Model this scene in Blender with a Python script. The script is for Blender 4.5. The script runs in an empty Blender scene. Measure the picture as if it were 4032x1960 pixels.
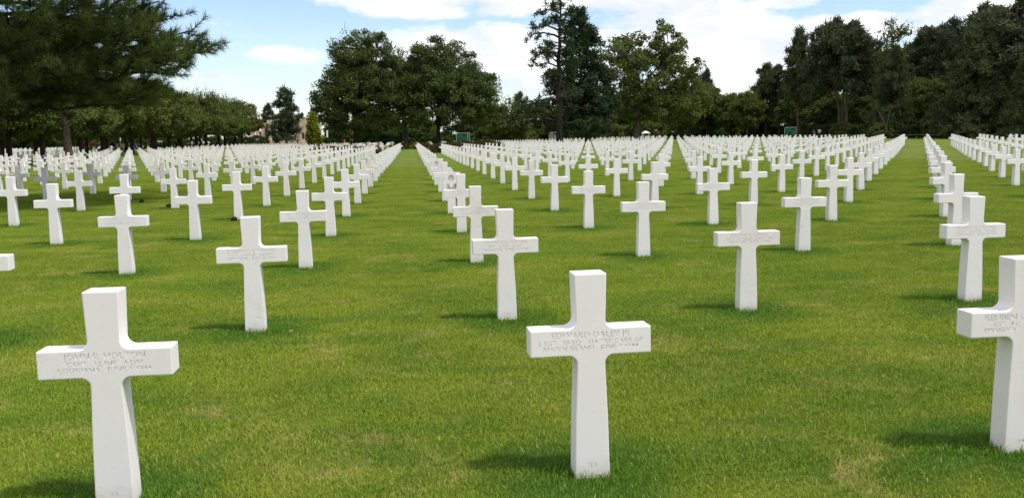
import bpy, bmesh, math, random
import numpy as np
from mathutils import Vector, Matrix

SC = bpy.context.scene
COL = SC.collection
PI = math.pi
rad = math.radians

# ------------------------------------------------------------------ camera
F_PX, YAW, PITCH, ROLL = 3670.5, 0.1117, -0.1225, -0.0191      # focal length in photo pixels (4032 wide)
CAM = np.array([-0.846, -4.282, 1.662])
cy_, sy_ = math.cos(YAW), math.sin(YAW)
fwd = np.array([sy_ * math.cos(PITCH), cy_ * math.cos(PITCH), math.sin(PITCH)])
r0 = np.array([cy_, -sy_, 0.0]); u0 = np.cross(r0, fwd)
rgt = math.cos(ROLL) * r0 + math.sin(ROLL) * u0
upv = -math.sin(ROLL) * r0 + math.cos(ROLL) * u0
cam_d = bpy.data.cameras.new('camera'); cam = bpy.data.objects.new('camera', cam_d); COL.objects.link(cam)
cam.matrix_world = Matrix(((rgt[0], upv[0], -fwd[0], CAM[0]), (rgt[1], upv[1], -fwd[1], CAM[1]),
                           (rgt[2], upv[2], -fwd[2], CAM[2]), (0, 0, 0, 1)))
cam_d.sensor_width = 36.0; cam_d.lens = F_PX / 4032 * 36.0
cam_d.clip_start = 0.05; cam_d.clip_end = 6000
SC.camera = cam

# ------------------------------------------------------------------ sun, sky, exposure
SUN_DIR = Vector((0.38, -0.24, 0.89)).normalized()
SUN_STRENGTH = 2.4
SKY_STRENGTH = 0.102
CLOUD = 0.66
SC.view_settings.view_transform = 'Standard'
SC.view_settings.look = 'None'
SC.view_settings.gamma = 1.0
SC.view_settings.use_curve_mapping = False
SC.view_settings.exposure = 0.74
sun_d = bpy.data.lights.new('sun', 'SUN'); sun = bpy.data.objects.new('sun', sun_d); COL.objects.link(sun)
sun_d.energy = SUN_STRENGTH; sun_d.angle = rad(4.5); sun_d.color = (1.0, 0.955, 0.88)
sun.rotation_euler = SUN_DIR.to_track_quat('Z', 'Y').to_euler()
sun.location = (20, -20, 60)


class NT:
    """small helper to wire shader nodes"""
    def __init__(s, tree):
        s.t = tree; s.n = tree.nodes; s.l = tree.links
    def node(s, typ, **kw):
        nd = s.n.new(typ)
        for k, v in kw.items():
            setattr(nd, k, v)
        return nd
    def put(s, sock, v):
        if isinstance(v, bpy.types.NodeSocket): s.l.new(v, sock)
        elif v is not None: sock.default_value = v
    def math(s, op, a, b=None, c=None, clamp=False):
        nd = s.node('ShaderNodeMath', operation=op, use_clamp=clamp)
        s.put(nd.inputs[0], a)
        if b is not None: s.put(nd.inputs[1], b)
        if c is not None: s.put(nd.inputs[2], c)
        return nd.outputs[0]
    def vmath(s, op, a, b=None):
        nd = s.node('ShaderNodeVectorMath', operation=op)
        s.put(nd.inputs[0], a)
        if b is not None: s.put(nd.inputs[1], b)
        return nd.outputs['Value'] if op in ('LENGTH', 'DOT_PRODUCT') else nd.outputs[0]
    def noise(s, vec, scale, detail=3, rough=0.55, dist=0.0):
        nd = s.node('ShaderNodeTexNoise')
        if vec is not None: s.l.new(vec, nd.inputs['Vector'])
        nd.inputs['Scale'].default_value = scale; nd.inputs['Detail'].default_value = detail
        nd.inputs['Roughness'].default_value = rough; nd.inputs['Distortion'].default_value = dist
        return nd.outputs[0]
    def smooth(s, v, a, b, lo=0.0, hi=1.0):
        nd = s.node('ShaderNodeMapRange', interpolation_type='SMOOTHSTEP')
        s.put(nd.inputs[0], v)
        for k, x in zip((1, 2, 3, 4), (a, b, lo, hi)): s.put(nd.inputs[k], x)
        return nd.outputs[0]
    def mix(s, fac, a, b, blend='MIX'):
        nd = s.node('ShaderNodeMix', data_type='RGBA', blend_type=blend)
        s.put(nd.inputs[0], fac)
        s.put(nd.inputs[6], a if isinstance(a, bpy.types.NodeSocket) else (*a, 1))
        s.put(nd.inputs[7], b if isinstance(b, bpy.types.NodeSocket) else (*b, 1))
        return nd.outputs[2]
    def mapping(s, vec, scale=(1, 1, 1), loc=(0, 0, 0), rot=(0, 0, 0)):
        nd = s.node('ShaderNodeMapping')
        s.l.new(vec, nd.inputs[0]); nd.inputs['Scale'].default_value = scale
        nd.inputs['Location'].default_value = loc; nd.inputs['Rotation'].default_value = rot
        return nd.outputs[0]


def px_dir(u, v):
    d = rgt * ((u - 2016) / F_PX) + upv * ((980 - v) / F_PX) + fwd
    return d / np.linalg.norm(d)


world = bpy.data.worlds.new('World'); SC.world = world; world.use_nodes = True
w = NT(world.node_tree); w.n.clear()
wout = w.node('ShaderNodeOutputWorld')
sky = w.node('ShaderNodeTexSky', sky_type='NISHITA', sun_disc=False)
sky.sun_elevation = math.asin(SUN_DIR.z); sky.sun_rotation = math.atan2(SUN_DIR.x, SUN_DIR.y)
sky.altitude = 50; sky.air_density = 1.0; sky.dust_density = 0.25; sky.ozone_density = 4.0
gen = w.node('ShaderNodeTexCoord').outputs['Generated']
sep = w.node('ShaderNodeSeparateXYZ'); w.l.new(gen, sep.inputs[0])
az = w.math('ARCTAN2', sep.outputs[0], sep.outputs[1])
el = w.math('ARCSINE', sep.outputs[2])
# cloud banks as soft ellipses on the sky (photo pixel centre, half size), broken up by fractal noise
BANKS = [(1150, 215, 210, 48, 0.62), (900, 90, 110, 22, 0.42), (840, 285, 170, 30, 0.40), (1760, 20, 380, 55, 0.9), (2250, -30, 900, 90, 1.0),
         (1560, 230, 260, 100, 0.75), (1950, 230, 420, 140, 0.95), (2350, 180, 350, 150, 0.9), (2840, 210, 330, 150, 1.15), (2760, 60, 300, 70, 0.8),
         (3050, 10, 160, 30, 0.7), (3500, 100, 420, 55, 0.9), (3900, 50, 350, 70, 1.0), (2950, 300, 330, 60, 0.85), (2000, 330, 500, 60, 0.45), (3250, 150, 250, 45, 0.5)]
acc = None
for (u, v, hu, hv, amp) in BANKS:
    d = px_dir(u, v)
    a0, e0 = math.atan2(d[0], d[1]), math.asin(d[2])
    da = w.math('MULTIPLY', w.math('SUBTRACT', az, a0), F_PX / hu)
    de = w.math('MULTIPLY', w.math('SUBTRACT', el, e0), F_PX / hv)
    q = w.math('ADD', w.math('MULTIPLY', da, da), w.math('MULTIPLY', de, de))
    b = w.math('MULTIPLY', w.smooth(q, 2.0, 0.1, 0.0, 1.0), amp)
    acc = b if acc is None else w.math('MAXIMUM', acc, b)
# the rest of the sky: broken clouds, thickened out of view for more fill
cv = w.node('ShaderNodeCombineXYZ'); w.l.new(az, cv.inputs[0]); w.l.new(w.math('MULTIPLY', el, 2.6), cv.inputs[1])
n1 = w.noise(cv.outputs[0], 5.5, 8, 0.58, 0.25)
n2 = w.noise(cv.outputs[0], 22.0, 6, 0.6, 0.3)
nn = w.math('ADD', w.math('MULTIPLY', n1, 0.62), w.math('MULTIPLY', n2, 0.38))
generic = w.smooth(w.noise(cv.outputs[0], 2.3, 5, 0.55, 0.2), 0.36, 0.54)
away = w.smooth(w.math('ABSOLUTE', w.math('SUBTRACT', az, YAW)), 0.58, 0.8)
high = w.smooth(el, 0.17, 0.30)
away = w.math('MAXIMUM', away, high)
cover = w.math('ADD', w.math('MULTIPLY', acc, w.math('SUBTRACT', 1.0, away)), w.math('MULTIPLY', generic, away))
dens = w.math('ADD', w.math('MULTIPLY', cover, 0.80), w.math('MULTIPLY', w.math('SUBTRACT', nn, 0.5), 2.7))
mask = w.smooth(dens, 0.24, 0.66)
veil = w.smooth(el, 0.0, 0.16, 0.38, 0.04)          # thin pale veil low over the land
mask = w.math('MAXIMUM', mask, veil)
grey = w.smooth(w.noise(w.mapping(cv.outputs[0], loc=(0.0, 0.035, 0)), 10.0, 6, 0.6, 0.3), 0.36, 0.62)
ccol = w.mix(grey, (CLOUD * 0.80, CLOUD * 0.85, CLOUD * 0.94), (CLOUD * 1.06, CLOUD * 1.06, CLOUD * 1.07))
bg1 = w.node('ShaderNodeBackground'); w.l.new(sky.outputs[0], bg1.inputs[0]); bg1.inputs[1].default_value = SKY_STRENGTH
bg2 = w.node('ShaderNodeBackground'); w.l.new(ccol, bg2.inputs[0]); bg2.inputs[1].default_value = 1.0
mx = w.node('ShaderNodeMixShader'); w.l.new(mask, mx.inputs[0]); w.l.new(bg1.outputs[0], mx.inputs[1]); w.l.new(bg2.outputs[0], mx.inputs[2])
w.l.new(mx.outputs[0], wout.inputs[0])

# ------------------------------------------------------------------ general helpers
LX, LY, SK = 2.2213, 3.8827, 0.0267          # grave lattice: across, along, skew per row


def ground_z(x, y):
    x = np.asarray(x, float); y = np.asarray(y, float)
    wgt = np.where(x > 0, np.clip(1 - (x - 20) / 30, 0.25, 1), np.clip(1 - (-x - 15) / 30, 0.35, 1))
    return -0.0022 * np.clip(y - 15, 0, 185) * wgt


def at(u, D):
    """a place on the ground: D metres ahead of the camera in the direction of photo column u"""
    s = (u - 2016) / F_PX
    x = CAM[0] + D * (sy_ + s * cy_); y = CAM[1] + D * (cy_ - s * sy_)
    return x, y, float(ground_z(x, y))


def ht(u, v, D):
    """height above eye-level plane zero of photo row v at distance D"""
    return CAM[2] + (528.2 - (u - 2016) * 0.0191 - v) / F_PX * D


def pyr(seed): return np.random.default_rng(seed)


def mesh_np(name, V, faces, mats=None, midx=None, smooth=False, attr=None):
    """faces: list of (k x n int arrays); fast mesh from numpy"""
    me = bpy.data.meshes.new(name)
    V = np.asarray(V, np.float32)
    fl = [np.asarray(f, np.int32) for f in faces if len(f)]
    me.vertices.add(len(V)); me.vertices.foreach_set('co', V.ravel())
    loops = np.concatenate([f.ravel() for f in fl]); tot = np.concatenate([np.full(len(f), f.shape[1], np.int32) for f in fl])
    start = np.concatenate([[0], np.cumsum(tot)[:-1]]).astype(np.int32)
    me.loops.add(len(loops)); me.loops.foreach_set('vertex_index', loops)
    me.polygons.add(len(tot)); me.polygons.foreach_set('loop_start', start)
    for m in (mats or []): me.materials.append(m)
    if midx is not None: me.polygons.foreach_set('material_index', np.asarray(midx, np.int32))
    me.polygons.foreach_set('use_smooth', np.full(len(tot), bool(smooth)))
    if attr is not None:
        a = me.attributes.new('tone', 'FLOAT', 'POINT'); a.data.foreach_set('value', np.asarray(attr, np.float32))
    me.update(calc_edges=True); me.validate()
    return me


def link(name, me, loc=(0, 0, 0), parent=None, rotz=0.0, scale=None):
    o = bpy.data.objects.new(name, me); COL.objects.link(o)
    o.location = loc; o.rotation_euler = (0, 0, rotz)
    if scale is not None: o.scale = scale if hasattr(scale, '__len__') else (scale,) * 3
    if parent is not None: o.parent = parent
    return o


def tag(o, label=None, cat=None, group=None, kind=None):
    if label: o['label'] = label
    if cat: o['category'] = cat
    if group: o['group'] = group
    if kind: o['kind'] = kind
    return o


def empty(name, loc, rotz=0.0, scale=1.0):
    o = bpy.data.objects.new(name, None); COL.objects.link(o)
    o.location = loc; o.rotation_euler = (0, 0, rotz); o.scale = (scale,) * 3; o.empty_display_size = 0.3
    return o


def copy_tree(o, parent=None):
    c = o.copy(); COL.objects.link(c)
    if parent is not None: c.parent = parent
    for ch in list(o.children): copy_tree(ch, c)
    return c


class Geo:
    """collects vertices and faces for one mesh"""
    def __init__(s): s.V = []; s.T = []; s.Q = []; s.n = 0; s.A = []
    def add(s, V, T=None, Q=None, A=None):
        V = np.asarray(V, float).reshape(-1, 3)
        if T is not None and len(T): s.T.append(np.asarray(T) + s.n)
        if Q is not None and len(Q): s.Q.append(np.asarray(Q) + s.n)
        s.V.append(V); s.A.append(np.zeros(len(V)) if A is None else np.broadcast_to(A, (len(V),)))
        s.n += len(V)
    def tube(s, P, R, k=6, cap=True):
        P = np.asarray(P, float); R = np.broadcast_to(np.asarray(R, float), (len(P),))
        T = np.gradient(P, axis=0); T /= np.linalg.norm(T, axis=1)[:, None] + 1e-9
        ref = np.array([0.31, 0.95, 0.05]) if abs(T[:, 2]).mean() > 0.7 else np.array([0.0, 0.0, 1.0])
        A = np.cross(T, ref); A /= np.linalg.norm(A, axis=1)[:, None] + 1e-9
        B = np.cross(T, A)
        an = np.arange(k) * 2 * PI / k
        V = P[:, None, :] + R[:, None, None] * (A[:, None, :] * np.cos(an)[None, :, None] + B[:, None, :] * np.sin(an)[None, :, None])
        i = np.arange(len(P) - 1)[:, None] * k; j = np.arange(k)[None, :]; j2 = (j + 1) % k
        Q = np.stack([i + j, i + j2, i + k + j2, i + k + j], -1).reshape(-1, 4)
        s.add(V.reshape(-1, 3), Q=Q)
    def box(s, c, h):
        c = np.asarray(c, float); h = np.asarray(h, float)
        V = np.array([[x, y, z] for x in (-1, 1) for y in (-1, 1) for z in (-1, 1)]) * h + c
        s.add(V, Q=[[0, 1, 3, 2], [4, 6, 7, 5], [0, 4, 5, 1], [2, 3, 7, 6], [0, 2, 6, 4], [1, 5, 7, 3]])
    def mesh(s, name, mats, smooth=False, tone=False):
        fs = []
        if s.T: fs.append(np.concatenate(s.T))
        if s.Q: fs.append(np.concatenate(s.Q))
        return mesh_np(name, np.concatenate(s.V), fs, mats if isinstance(mats, list) else [mats], None, smooth, np.concatenate(s.A) if tone else None)


# ------------------------------------------------------------------ materials
def new_mat(name):
    m = bpy.data.materials.new(name); m.use_nodes = True
    t = NT(m.node_tree); t.n.clear()
    out = t.node('ShaderNodeOutputMaterial')
    return m, t, out


def principled(t, out, rough=0.7, spec=0.3):
    p = t.node('ShaderNodeBsdfPrincipled'); p.inputs['Roughness'].default_value = rough
    p.inputs['Specular IOR Level'].default_value = spec
    t.l.new(p.outputs[0], out.inputs[0])
    return p


def plain(name, c, rough=0.75, spec=0.25, var=0.12, scale=6.0, bump=0.0):
    m, t, out = new_mat(name); p = principled(t, out, rough, spec)
    oc = t.node('ShaderNodeTexCoord').outputs['Object']
    n = t.noise(oc, scale, 5, 0.6)
    col = t.mix(n, tuple(x * (1 - var * 2) for x in c), tuple(min(1, x * (1 + var * 2)) for x in c))
    t.l.new(col, p.inputs['Base Color'])
    if bump:
        b = t.node('ShaderNodeBump'); b.inputs['Strength'].default_value = bump; b.inputs['Distance'].default_value = 0.02
        t.l.new(n, b.inputs['Height']); t.l.new(b.outputs[0], p.inputs['Normal'])
    return m


def marble_mat():
    m, t, out = new_mat('white_marble'); p = principled(t, out, 0.55, 0.35)
    info = t.node('ShaderNodeObjectInfo')
    geo = t.node('ShaderNodeNewGeometry')
    pos = geo.outputs['Position']
    # cloudy tone, thin grey diagonal veins, warm lichen stains
    nA = t.noise(pos, 3.2, 5, 0.6)
    mp = t.mapping(pos, scale=(2.0, 2.0, 6.5), rot=(0.2, 0.55, 0.4))
    nB = t.noise(mp, 1.6, 5, 0.62, 1.4)
    vein = t.smooth(t.math('ABSOLUTE', t.math('SUBTRACT', nB, 0.5)), 0.0, 0.018, 1.0, 0.0)
    vein = t.math('MULTIPLY', vein, t.smooth(t.noise(pos, 2.1, 2), 0.54, 0.72))
    st = t.smooth(t.noise(t.mapping(pos, scale=(1, 1, 0.45)), 3.7, 5, 0.6), 0.52, 0.80)
    st = t.math('MULTIPLY', st, t.smooth(info.outputs['Random'], 0.25, 1.0, 0.20, 0.95))
    base = t.mix(nA, (0.79, 0.742, 0.728), (0.88, 0.83, 0.81))
    base = t.mix(t.math('MULTIPLY', vein, 0.6), base, (0.50, 0.495, 0.50))
    base = t.mix(t.smooth(info.outputs['Random'], 0.55, 1.0, 0.0, 0.32), base, (0.70, 0.665, 0.62))
    base = t.mix(st, base, (0.73, 0.655, 0.565))
    grime = t.math('MULTIPLY', t.smooth(t.noise(pos, 26, 4, 0.7), 0.56, 0.74), 0.16)
    base = t.mix(grime, base, (0.56, 0.54, 0.51))
    # splash line of soil at the foot of each stone
    sepo = t.node('ShaderNodeSeparateXYZ'); t.l.new(t.node('ShaderNodeTexCoord').outputs['Object'], sepo.inputs[0])
    foot = t.smooth(t.math('ADD', sepo.outputs[2], t.math('MULTIPLY', t.noise(pos, 18, 4), 0.10)), 0.04, 0.17, 0.50, 0.0)
    base = t.mix(foot, base, (0.52, 0.49, 0.40))
    t.l.new(base, p.inputs['Base Color'])
    b = t.node('ShaderNodeBump'); b.inputs['Strength'].default_value = 0.05; b.inputs['Distance'].default_value = 0.002
    t.l.new(t.noise(pos, 160, 4, 0.7), b.inputs['Height']); t.l.new(b.outputs[0], p.inputs['Normal'])
    return m


def lawn_colour(t):
    """colour of the turf as a function of place: mottled, drier and lusher patches, lush rings round the stones"""
    pos = t.node('ShaderNodeNewGeometry').outputs['Position']
    sp = t.node('ShaderNodeSeparateXYZ'); t.l.new(pos, sp.inputs[0])
    flat = t.node('ShaderNodeCombineXYZ'); t.l.new(sp.outputs[0], flat.inputs[0]); t.l.new(sp.outputs[1], flat.inputs[1])
    fv = flat.outputs[0]
    big = t.noise(fv, 0.16, 3, 0.55)
    mid = t.noise(t.mapping(fv, scale=(0.6, 1.35, 1)), 0.8, 6, 0.66, 0.6)
    fine = t.noise(fv, 5.5, 5, 0.7)
    c = t.mix(t.smooth(mid, 0.34, 0.68), (0.066, 0.114, 0.010), (0.160, 0.188, 0.018))
    c = t.mix(t.math('MULTIPLY', t.smooth(big, 0.40, 0.66), 0.55), c, (0.120, 0.180, 0.016))
    dry = t.math('MULTIPLY', t.smooth(t.noise(fv, 1.15, 5, 0.66, 0.6), 0.50, 0.70), t.smooth(fine, 0.35, 0.62))
    c = t.mix(t.math('MULTIPLY', dry, 0.95), c, (0.270, 0.225, 0.075))
    c = t.mix(t.math('MULTIPLY', t.smooth(t.noise(fv, 0.95, 4, 0.6, 0.4), 0.54, 0.70), 0.70), c, (0.038, 0.090, 0.009))
    stripe = t.math('SINE', t.math('MULTIPLY', t.math('ADD', sp.outputs[0], t.math('MULTIPLY', t.noise(fv, 0.9, 2), 0.5)), 2.83))
    c = t.mix(t.smooth(stripe, -0.6, 0.6, 0.0, 0.16), c, (0.185, 0.205, 0.024))
    # ring of lush uncut grass about each grave marker
    jj = t.math('DIVIDE', sp.outputs[1], LY)
    ii = t.math('DIVIDE', t.math('SUBTRACT', sp.outputs[0], t.math('MULTIPLY', jj, SK)), LX)
    fx = t.math('MULTIPLY', t.math('SUBTRACT', t.math('FRACT', t.math('ADD', ii, 0.5)), 0.5), LX)
    fy = t.math('MULTIPLY', t.math('SUBTRACT', t.math('FRACT', t.math('ADD', jj, 0.48)), 0.5), LY)
    rr = t.math('SQRT', t.math('ADD', t.math('MULTIPLY', fx, fx), t.math('MULTIPLY', t.math('MULTIPLY', fy, fy), 0.7)))
    rr = t.math('ADD', rr, t.math('MULTIPLY', t.math('SUBTRACT', t.noise(fv, 3.5, 4), 0.5), 0.45))
    ring = t.smooth(rr, 0.20, 0.72, 0.92, 0.0)
    ring = t.math('MULTIPLY', ring, t.smooth(sp.outputs[0], 45.5, 46.0, 1.0, 0.0))
    c = t.mix(ring, c, (0.032, 0.088, 0.008))
    return c, fine, pos


def ground_mat():
    m, t, out = new_mat('turf'); p = principled(t, out, 0.9, 0.12)
    c, fine, pos = lawn_colour(t)
    speck = t.noise(pos, 42, 4, 0.75)
    c = t.mix(t.smooth(speck, 0.30, 0.55, 0.42, 0.0), c, (0.020, 0.040, 0.006))
    c = t.mix(t.smooth(t.noise(pos, 60, 3, 0.7), 0.62, 0.76, 0.0, 0.30), c, (0.24, 0.26, 0.075))
    t.l.new(c, p.inputs['Base Color'])
    b = t.node('ShaderNodeBump'); b.inputs['Strength'].default_value = 0.9; b.inputs['Distance'].default_value = 0.03
    t.l.new(speck, b.inputs['Height']); t.l.new(b.outputs[0], p.inputs['Normal'])
    return m


def blade_mat():
    m, t, out = new_mat('grass_blades')
    c, fine, pos = lawn_colour(t)
    tone = t.node('ShaderNodeAttribute', attribute_name='tone').outputs['Fac']
    c = t.mix(t.math('MULTIPLY', t.smooth(tone, 0.0, 0.6), 0.35), t.mix(0.45, c, (0.035, 0.085, 0.012)), c)
    c = t.mix(t.smooth(tone, 0.55, 0.9, 0.0, 0.25), c, (0.17, 0.22, 0.035))
    c = t.mix(t.smooth(tone, 0.965, 0.98, 0.0, 0.7), c, (0.30, 0.25, 0.11))
    c = t.mix(1.0, c, (2.15, 2.02, 1.7), 'MULTIPLY')
    nrm = t.vmath('NORMALIZE', t.vmath('ADD', t.vmath('SCALE', t.node('ShaderNodeNewGeometry').outputs['Normal']), (0, 0, 0.9)))
    d = t.node('ShaderNodeBsdfDiffuse'); t.l.new(c, d.inputs[0]); t.l.new(nrm, d.inputs['Normal'])
    tr = t.node('ShaderNodeBsdfTranslucent'); t.l.new(t.mix(0.5, c, (0.15, 0.22, 0.02)), tr.inputs[0])
    g = t.node('ShaderNodeBsdfGlossy'); g.inputs['Roughness'].default_value = 0.45; g.inputs[0].default_value = (0.5, 0.5, 0.5, 1)
    m1 = t.node('ShaderNodeMixShader'); m1.inputs[0].default_value = 0.30
    t.l.new(d.outputs[0], m1.inputs[1]); t.l.new(tr.outputs[0], m1.inputs[2])
    m2 = t.node('ShaderNodeMixShader'); m2.inputs[0].default_value = 0.02
    t.l.new(m1.outputs[0], m2.inputs[1]); t.l.new(g.outputs[0], m2.inputs[2])
    t.l.new(m2.outputs[0], out.inputs[0])
    return m


def leaf_mat(name, dark, light, trans=0.25, yellow=None):
    m, t, out = new_mat(name)
    tone = t.node('ShaderNodeAttribute', attribute_name='tone').outputs['Fac']
    pos = t.node('ShaderNodeNewGeometry').outputs['Position']
    n = t.noise(pos, 0.45, 3, 0.6)
    f = t.math('ADD', t.math('MULTIPLY', tone, 0.65), t.math('MULTIPLY', t.smooth(n, 0.3, 0.7), 0.35))
    c = t.mix(f, dark, light)
    if yellow: c = t.mix(t.smooth(tone, 0.84, 0.97, 0.0, 0.75), c, yellow)
    oi = t.node('ShaderNodeObjectInfo').outputs['Random']
    c = t.mix(t.math('MULTIPLY', oi, 0.30), c, t.mix(0.5, c, (0.075, 0.078, 0.018)))
    d = t.node('ShaderNodeBsdfDiffuse'); t.l.new(c, d.inputs[0])
    tr = t.node('ShaderNodeBsdfTranslucent'); t.l.new(c, tr.inputs[0])
    m1 = t.node('ShaderNodeMixShader'); m1.inputs[0].default_value = trans
    t.l.new(d.outputs[0], m1.inputs[1]); t.l.new(tr.outputs[0], m1.inputs[2])
    t.l.new(m1.outputs[0], out.inputs[0])
    return m


def bark_mat(name, a, b, sc=3.0):
    m, t, out = new_mat(name); p = principled(t, out, 0.9, 0.1)
    oc = t.node('ShaderNodeNewGeometry').outputs['Position']
    n = t.noise(t.mapping(oc, scale=(1, 1, 0.22)), sc * 3, 6, 0.7, 0.5)
    t.l.new(t.mix(t.smooth(n, 0.35, 0.65), a, b), p.inputs['Base Color'])
    bp = t.node('ShaderNodeBump'); bp.inputs['Strength'].default_value = 0.8; bp.inputs['Distance'].default_value = 0.05
    t.l.new(n, bp.inputs['Height']); t.l.new(bp.outputs[0], p.inputs['Normal'])
    return m


M = dict(
    marble=marble_mat(), turf=ground_mat(), blade=blade_mat(),
    maple=leaf_mat('maple_leaves', (0.046, 0.068, 0.024), (0.130, 0.180, 0.050), 0.36, (0.18, 0.22, 0.07)),  # last tone paints highlights into the brightest maple leaves
    olive=leaf_mat('olive_green_leaves', (0.062, 0.080, 0.022), (0.172, 0.192, 0.052), 0.36, (0.22, 0.21, 0.06)),
    fresh=leaf_mat('fresh_green_leaves', (0.055, 0.085, 0.022), (0.185, 0.225, 0.060), 0.36, (0.26, 0.265, 0.08)),
    pine=leaf_mat('pine_needles', (0.022, 0.042, 0.023), (0.070, 0.102, 0.046), 0.15),
    longpine=leaf_mat('long_pine_needles', (0.036, 0.064, 0.020), (0.170, 0.220, 0.062), 0.36),
    bluepine=leaf_mat('dark_pine_needles', (0.042, 0.058, 0.036), (0.115, 0.138, 0.075), 0.2),
    brownpine=leaf_mat('olive_pine_needles', (0.042, 0.058, 0.030), (0.120, 0.146, 0.064), 0.20),
    shrub=leaf_mat('shrub_leaves', (0.024, 0.045, 0.014), (0.075, 0.115, 0.030), 0.24),
    gold=leaf_mat('golden_foliage', (0.085, 0.115, 0.012), (0.29, 0.31, 0.03), 0.25),
    heather=leaf_mat('heather_foliage', (0.022, 0.026, 0.010), (0.085, 0.072, 0.020), 0.15, (0.34, 0.20, 0.02)),
    flower=leaf_mat('pink_petals', (0.30, 0.05, 0.10), (0.62, 0.22, 0.30), 0.3),
    russet=leaf_mat('russet_leaves', (0.08, 0.040, 0.018), (0.18, 0.10, 0.035), 0.2),
    bark=bark_mat('dark_bark', (0.018, 0.014, 0.011), (0.060, 0.048, 0.038)),
    pinebark=bark_mat('pine_bark', (0.060, 0.042, 0.032), (0.165, 0.118, 0.09)),
    greybark=bark_mat('grey_bark', (0.060, 0.050, 0.042), (0.150, 0.128, 0.105)),
    letter=plain('weathered_letter_cut', (0.66, 0.64, 0.62), 0.8, 0.1, 0.05, 20),
    stone=plain('pink_beige_limestone', (0.46, 0.34, 0.27), 0.85, 0.2, 0.08, 1.5),
    white=plain('white_paint', (0.78, 0.78, 0.76), 0.6, 0.3, 0.04),
    roofgrey=plain('grey_render', (0.30, 0.29, 0.27), 0.8, 0.2, 0.08),
    dark=plain('painted_opening_shade', (0.02, 0.02, 0.02), 0.9, 0.1, 0.1),  # solid slabs, the shade of a hollow put into their colour
    pole=plain('galvanised_pole', (0.36, 0.37, 0.33), 0.45, 0.4, 0.08),
    postdark=plain('dark_post', (0.035, 0.033, 0.03), 0.7, 0.2, 0.1),
    netting=plain('green_screen_cloth', (0.006, 0.062, 0.034), 0.6, 0.25, 0.22, 2.5),
    salmon=plain('salmon_board', (0.60, 0.33, 0.24), 0.7, 0.2, 0.08),
    blue=plain('blue_cloth', (0.02, 0.06, 0.28), 0.8, 0.1, 0.1), clothwhite=plain('white_cloth', (0.78, 0.78, 0.8), 0.8, 0.1, 0.04),
    navy=plain('navy_cloth', (0.03, 0.045, 0.13), 0.85, 0.1), red=plain('red_cloth', (0.42, 0.03, 0.03), 0.85, 0.1),
    greyc=plain('grey_cloth', (0.33, 0.35, 0.40), 0.85, 0.1), tan=plain('tan_cloth', (0.33, 0.23, 0.15), 0.85, 0.1),
    slate=plain('slate_blue_cloth', (0.20, 0.22, 0.29), 0.85, 0.1), black=plain('black_cloth', (0.015, 0.015, 0.018), 0.85, 0.1),
    orange=plain('orange_cloth', (0.75, 0.20, 0.06), 0.85, 0.1), skin=plain('skin', (0.42, 0.25, 0.18), 0.6, 0.3, 0.05),
    hair=plain('brown_hair', (0.05, 0.03, 0.02), 0.7, 0.2), greyhair=plain('grey_hair', (0.35, 0.33, 0.31), 0.7, 0.2),
    cone=plain('pine_cone_scales', (0.055, 0.033, 0.02), 0.85, 0.15, 0.25, 30),
    dryleaf=plain('dry_leaf', (0.20, 0.13, 0.065), 0.8, 0.2, 0.25, 20),
    soil=plain('dark_soil', (0.035, 0.025, 0.018), 0.95, 0.05, 0.2, 8),
)

# ------------------------------------------------------------------ ground
def make_ground():
    xs = np.concatenate([[-3000, -1200, -500, -250], np.arange(-150, 151, 10), [250, 500, 1200, 3000]])
    ys = np.concatenate([[-3000, -1000, -300, -100, -40], np.arange(-10, 241, 10), [300, 500, 1200, 3000]])
    X, Y = np.meshgrid(xs, ys)
    V = np.stack([X, Y, ground_z(X, Y)], -1).reshape(-1, 3)
    nx = len(xs); i, j = np.meshgrid(np.arange(len(ys) - 1), np.arange(nx - 1), indexing='ij')
    a = (i * nx + j).ravel()
    Q = np.stack([a, a + 1, a + nx + 1, a + nx], -1)
    tag(link('ground', mesh_np('ground', V, [Q], [M['turf']])), kind='structure')


make_ground()

# ------------------------------------------------------------------ trees
def ell_points(rng, n, ells, bias=2.4):
    """points in a union of ellipsoids, pushed towards their skins"""
    vol = np.array([e[3] * e[4] * e[5] for e in ells]) ** 0.75; k = rng.choice(len(ells), n, p=vol / vol.sum())
    E = np.array(ells)[k]
    d = rng.normal(size=(n, 3)); d /= np.linalg.norm(d, axis=1)[:, None]
    r = rng.random(n) ** (1 / (3 * bias / 1.6))
    return E[:, :3] + d * r[:, None] * E[:, 3:], d


def leaves(g, rng, centres, radii, n_per, size, aspect=0.6, up=0.4, squash=0.75, tone_c=None):
    N = len(centres)
    c = np.repeat(np.asarray(centres), n_per, axis=0); r = np.repeat(np.broadcast_to(radii, (N,)), n_per)
    m = len(c)
    d = rng.normal(size=(m, 3)); d /= np.linalg.norm(d, axis=1)[:, None]
    p = c + d * (r * rng.random(m) ** 0.45)[:, None] * np.array([1, 1, squash])
    nrm = rng.normal(size=(m, 3)) + np.array([0, 0, up * 2]) + d * 0.5; nrm /= np.linalg.norm(nrm, axis=1)[:, None]
    a = np.cross(nrm, rng.normal(size=(m, 3))); a /= np.linalg.norm(a, axis=1)[:, None] + 1e-9
    b = np.cross(nrm, a)
    L = size * rng.uniform(0.6, 1.35, m)[:, None]
    V = np.stack([p - a * L * .5, p + b * L * .5 * aspect + nrm * L * .08, p + a * L * .5, p - b * L * .5 * aspect + nrm * L * .08], 1).reshape(-1, 3)
    Q = np.arange(m * 4).reshape(-1, 4)
    tc = np.repeat(rng.random(N) if tone_c is None else tone_c, n_per) * 0.45 + rng.random(m) * 0.55
    g.add(V, Q=Q, A=np.repeat(tc, 4))


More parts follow.
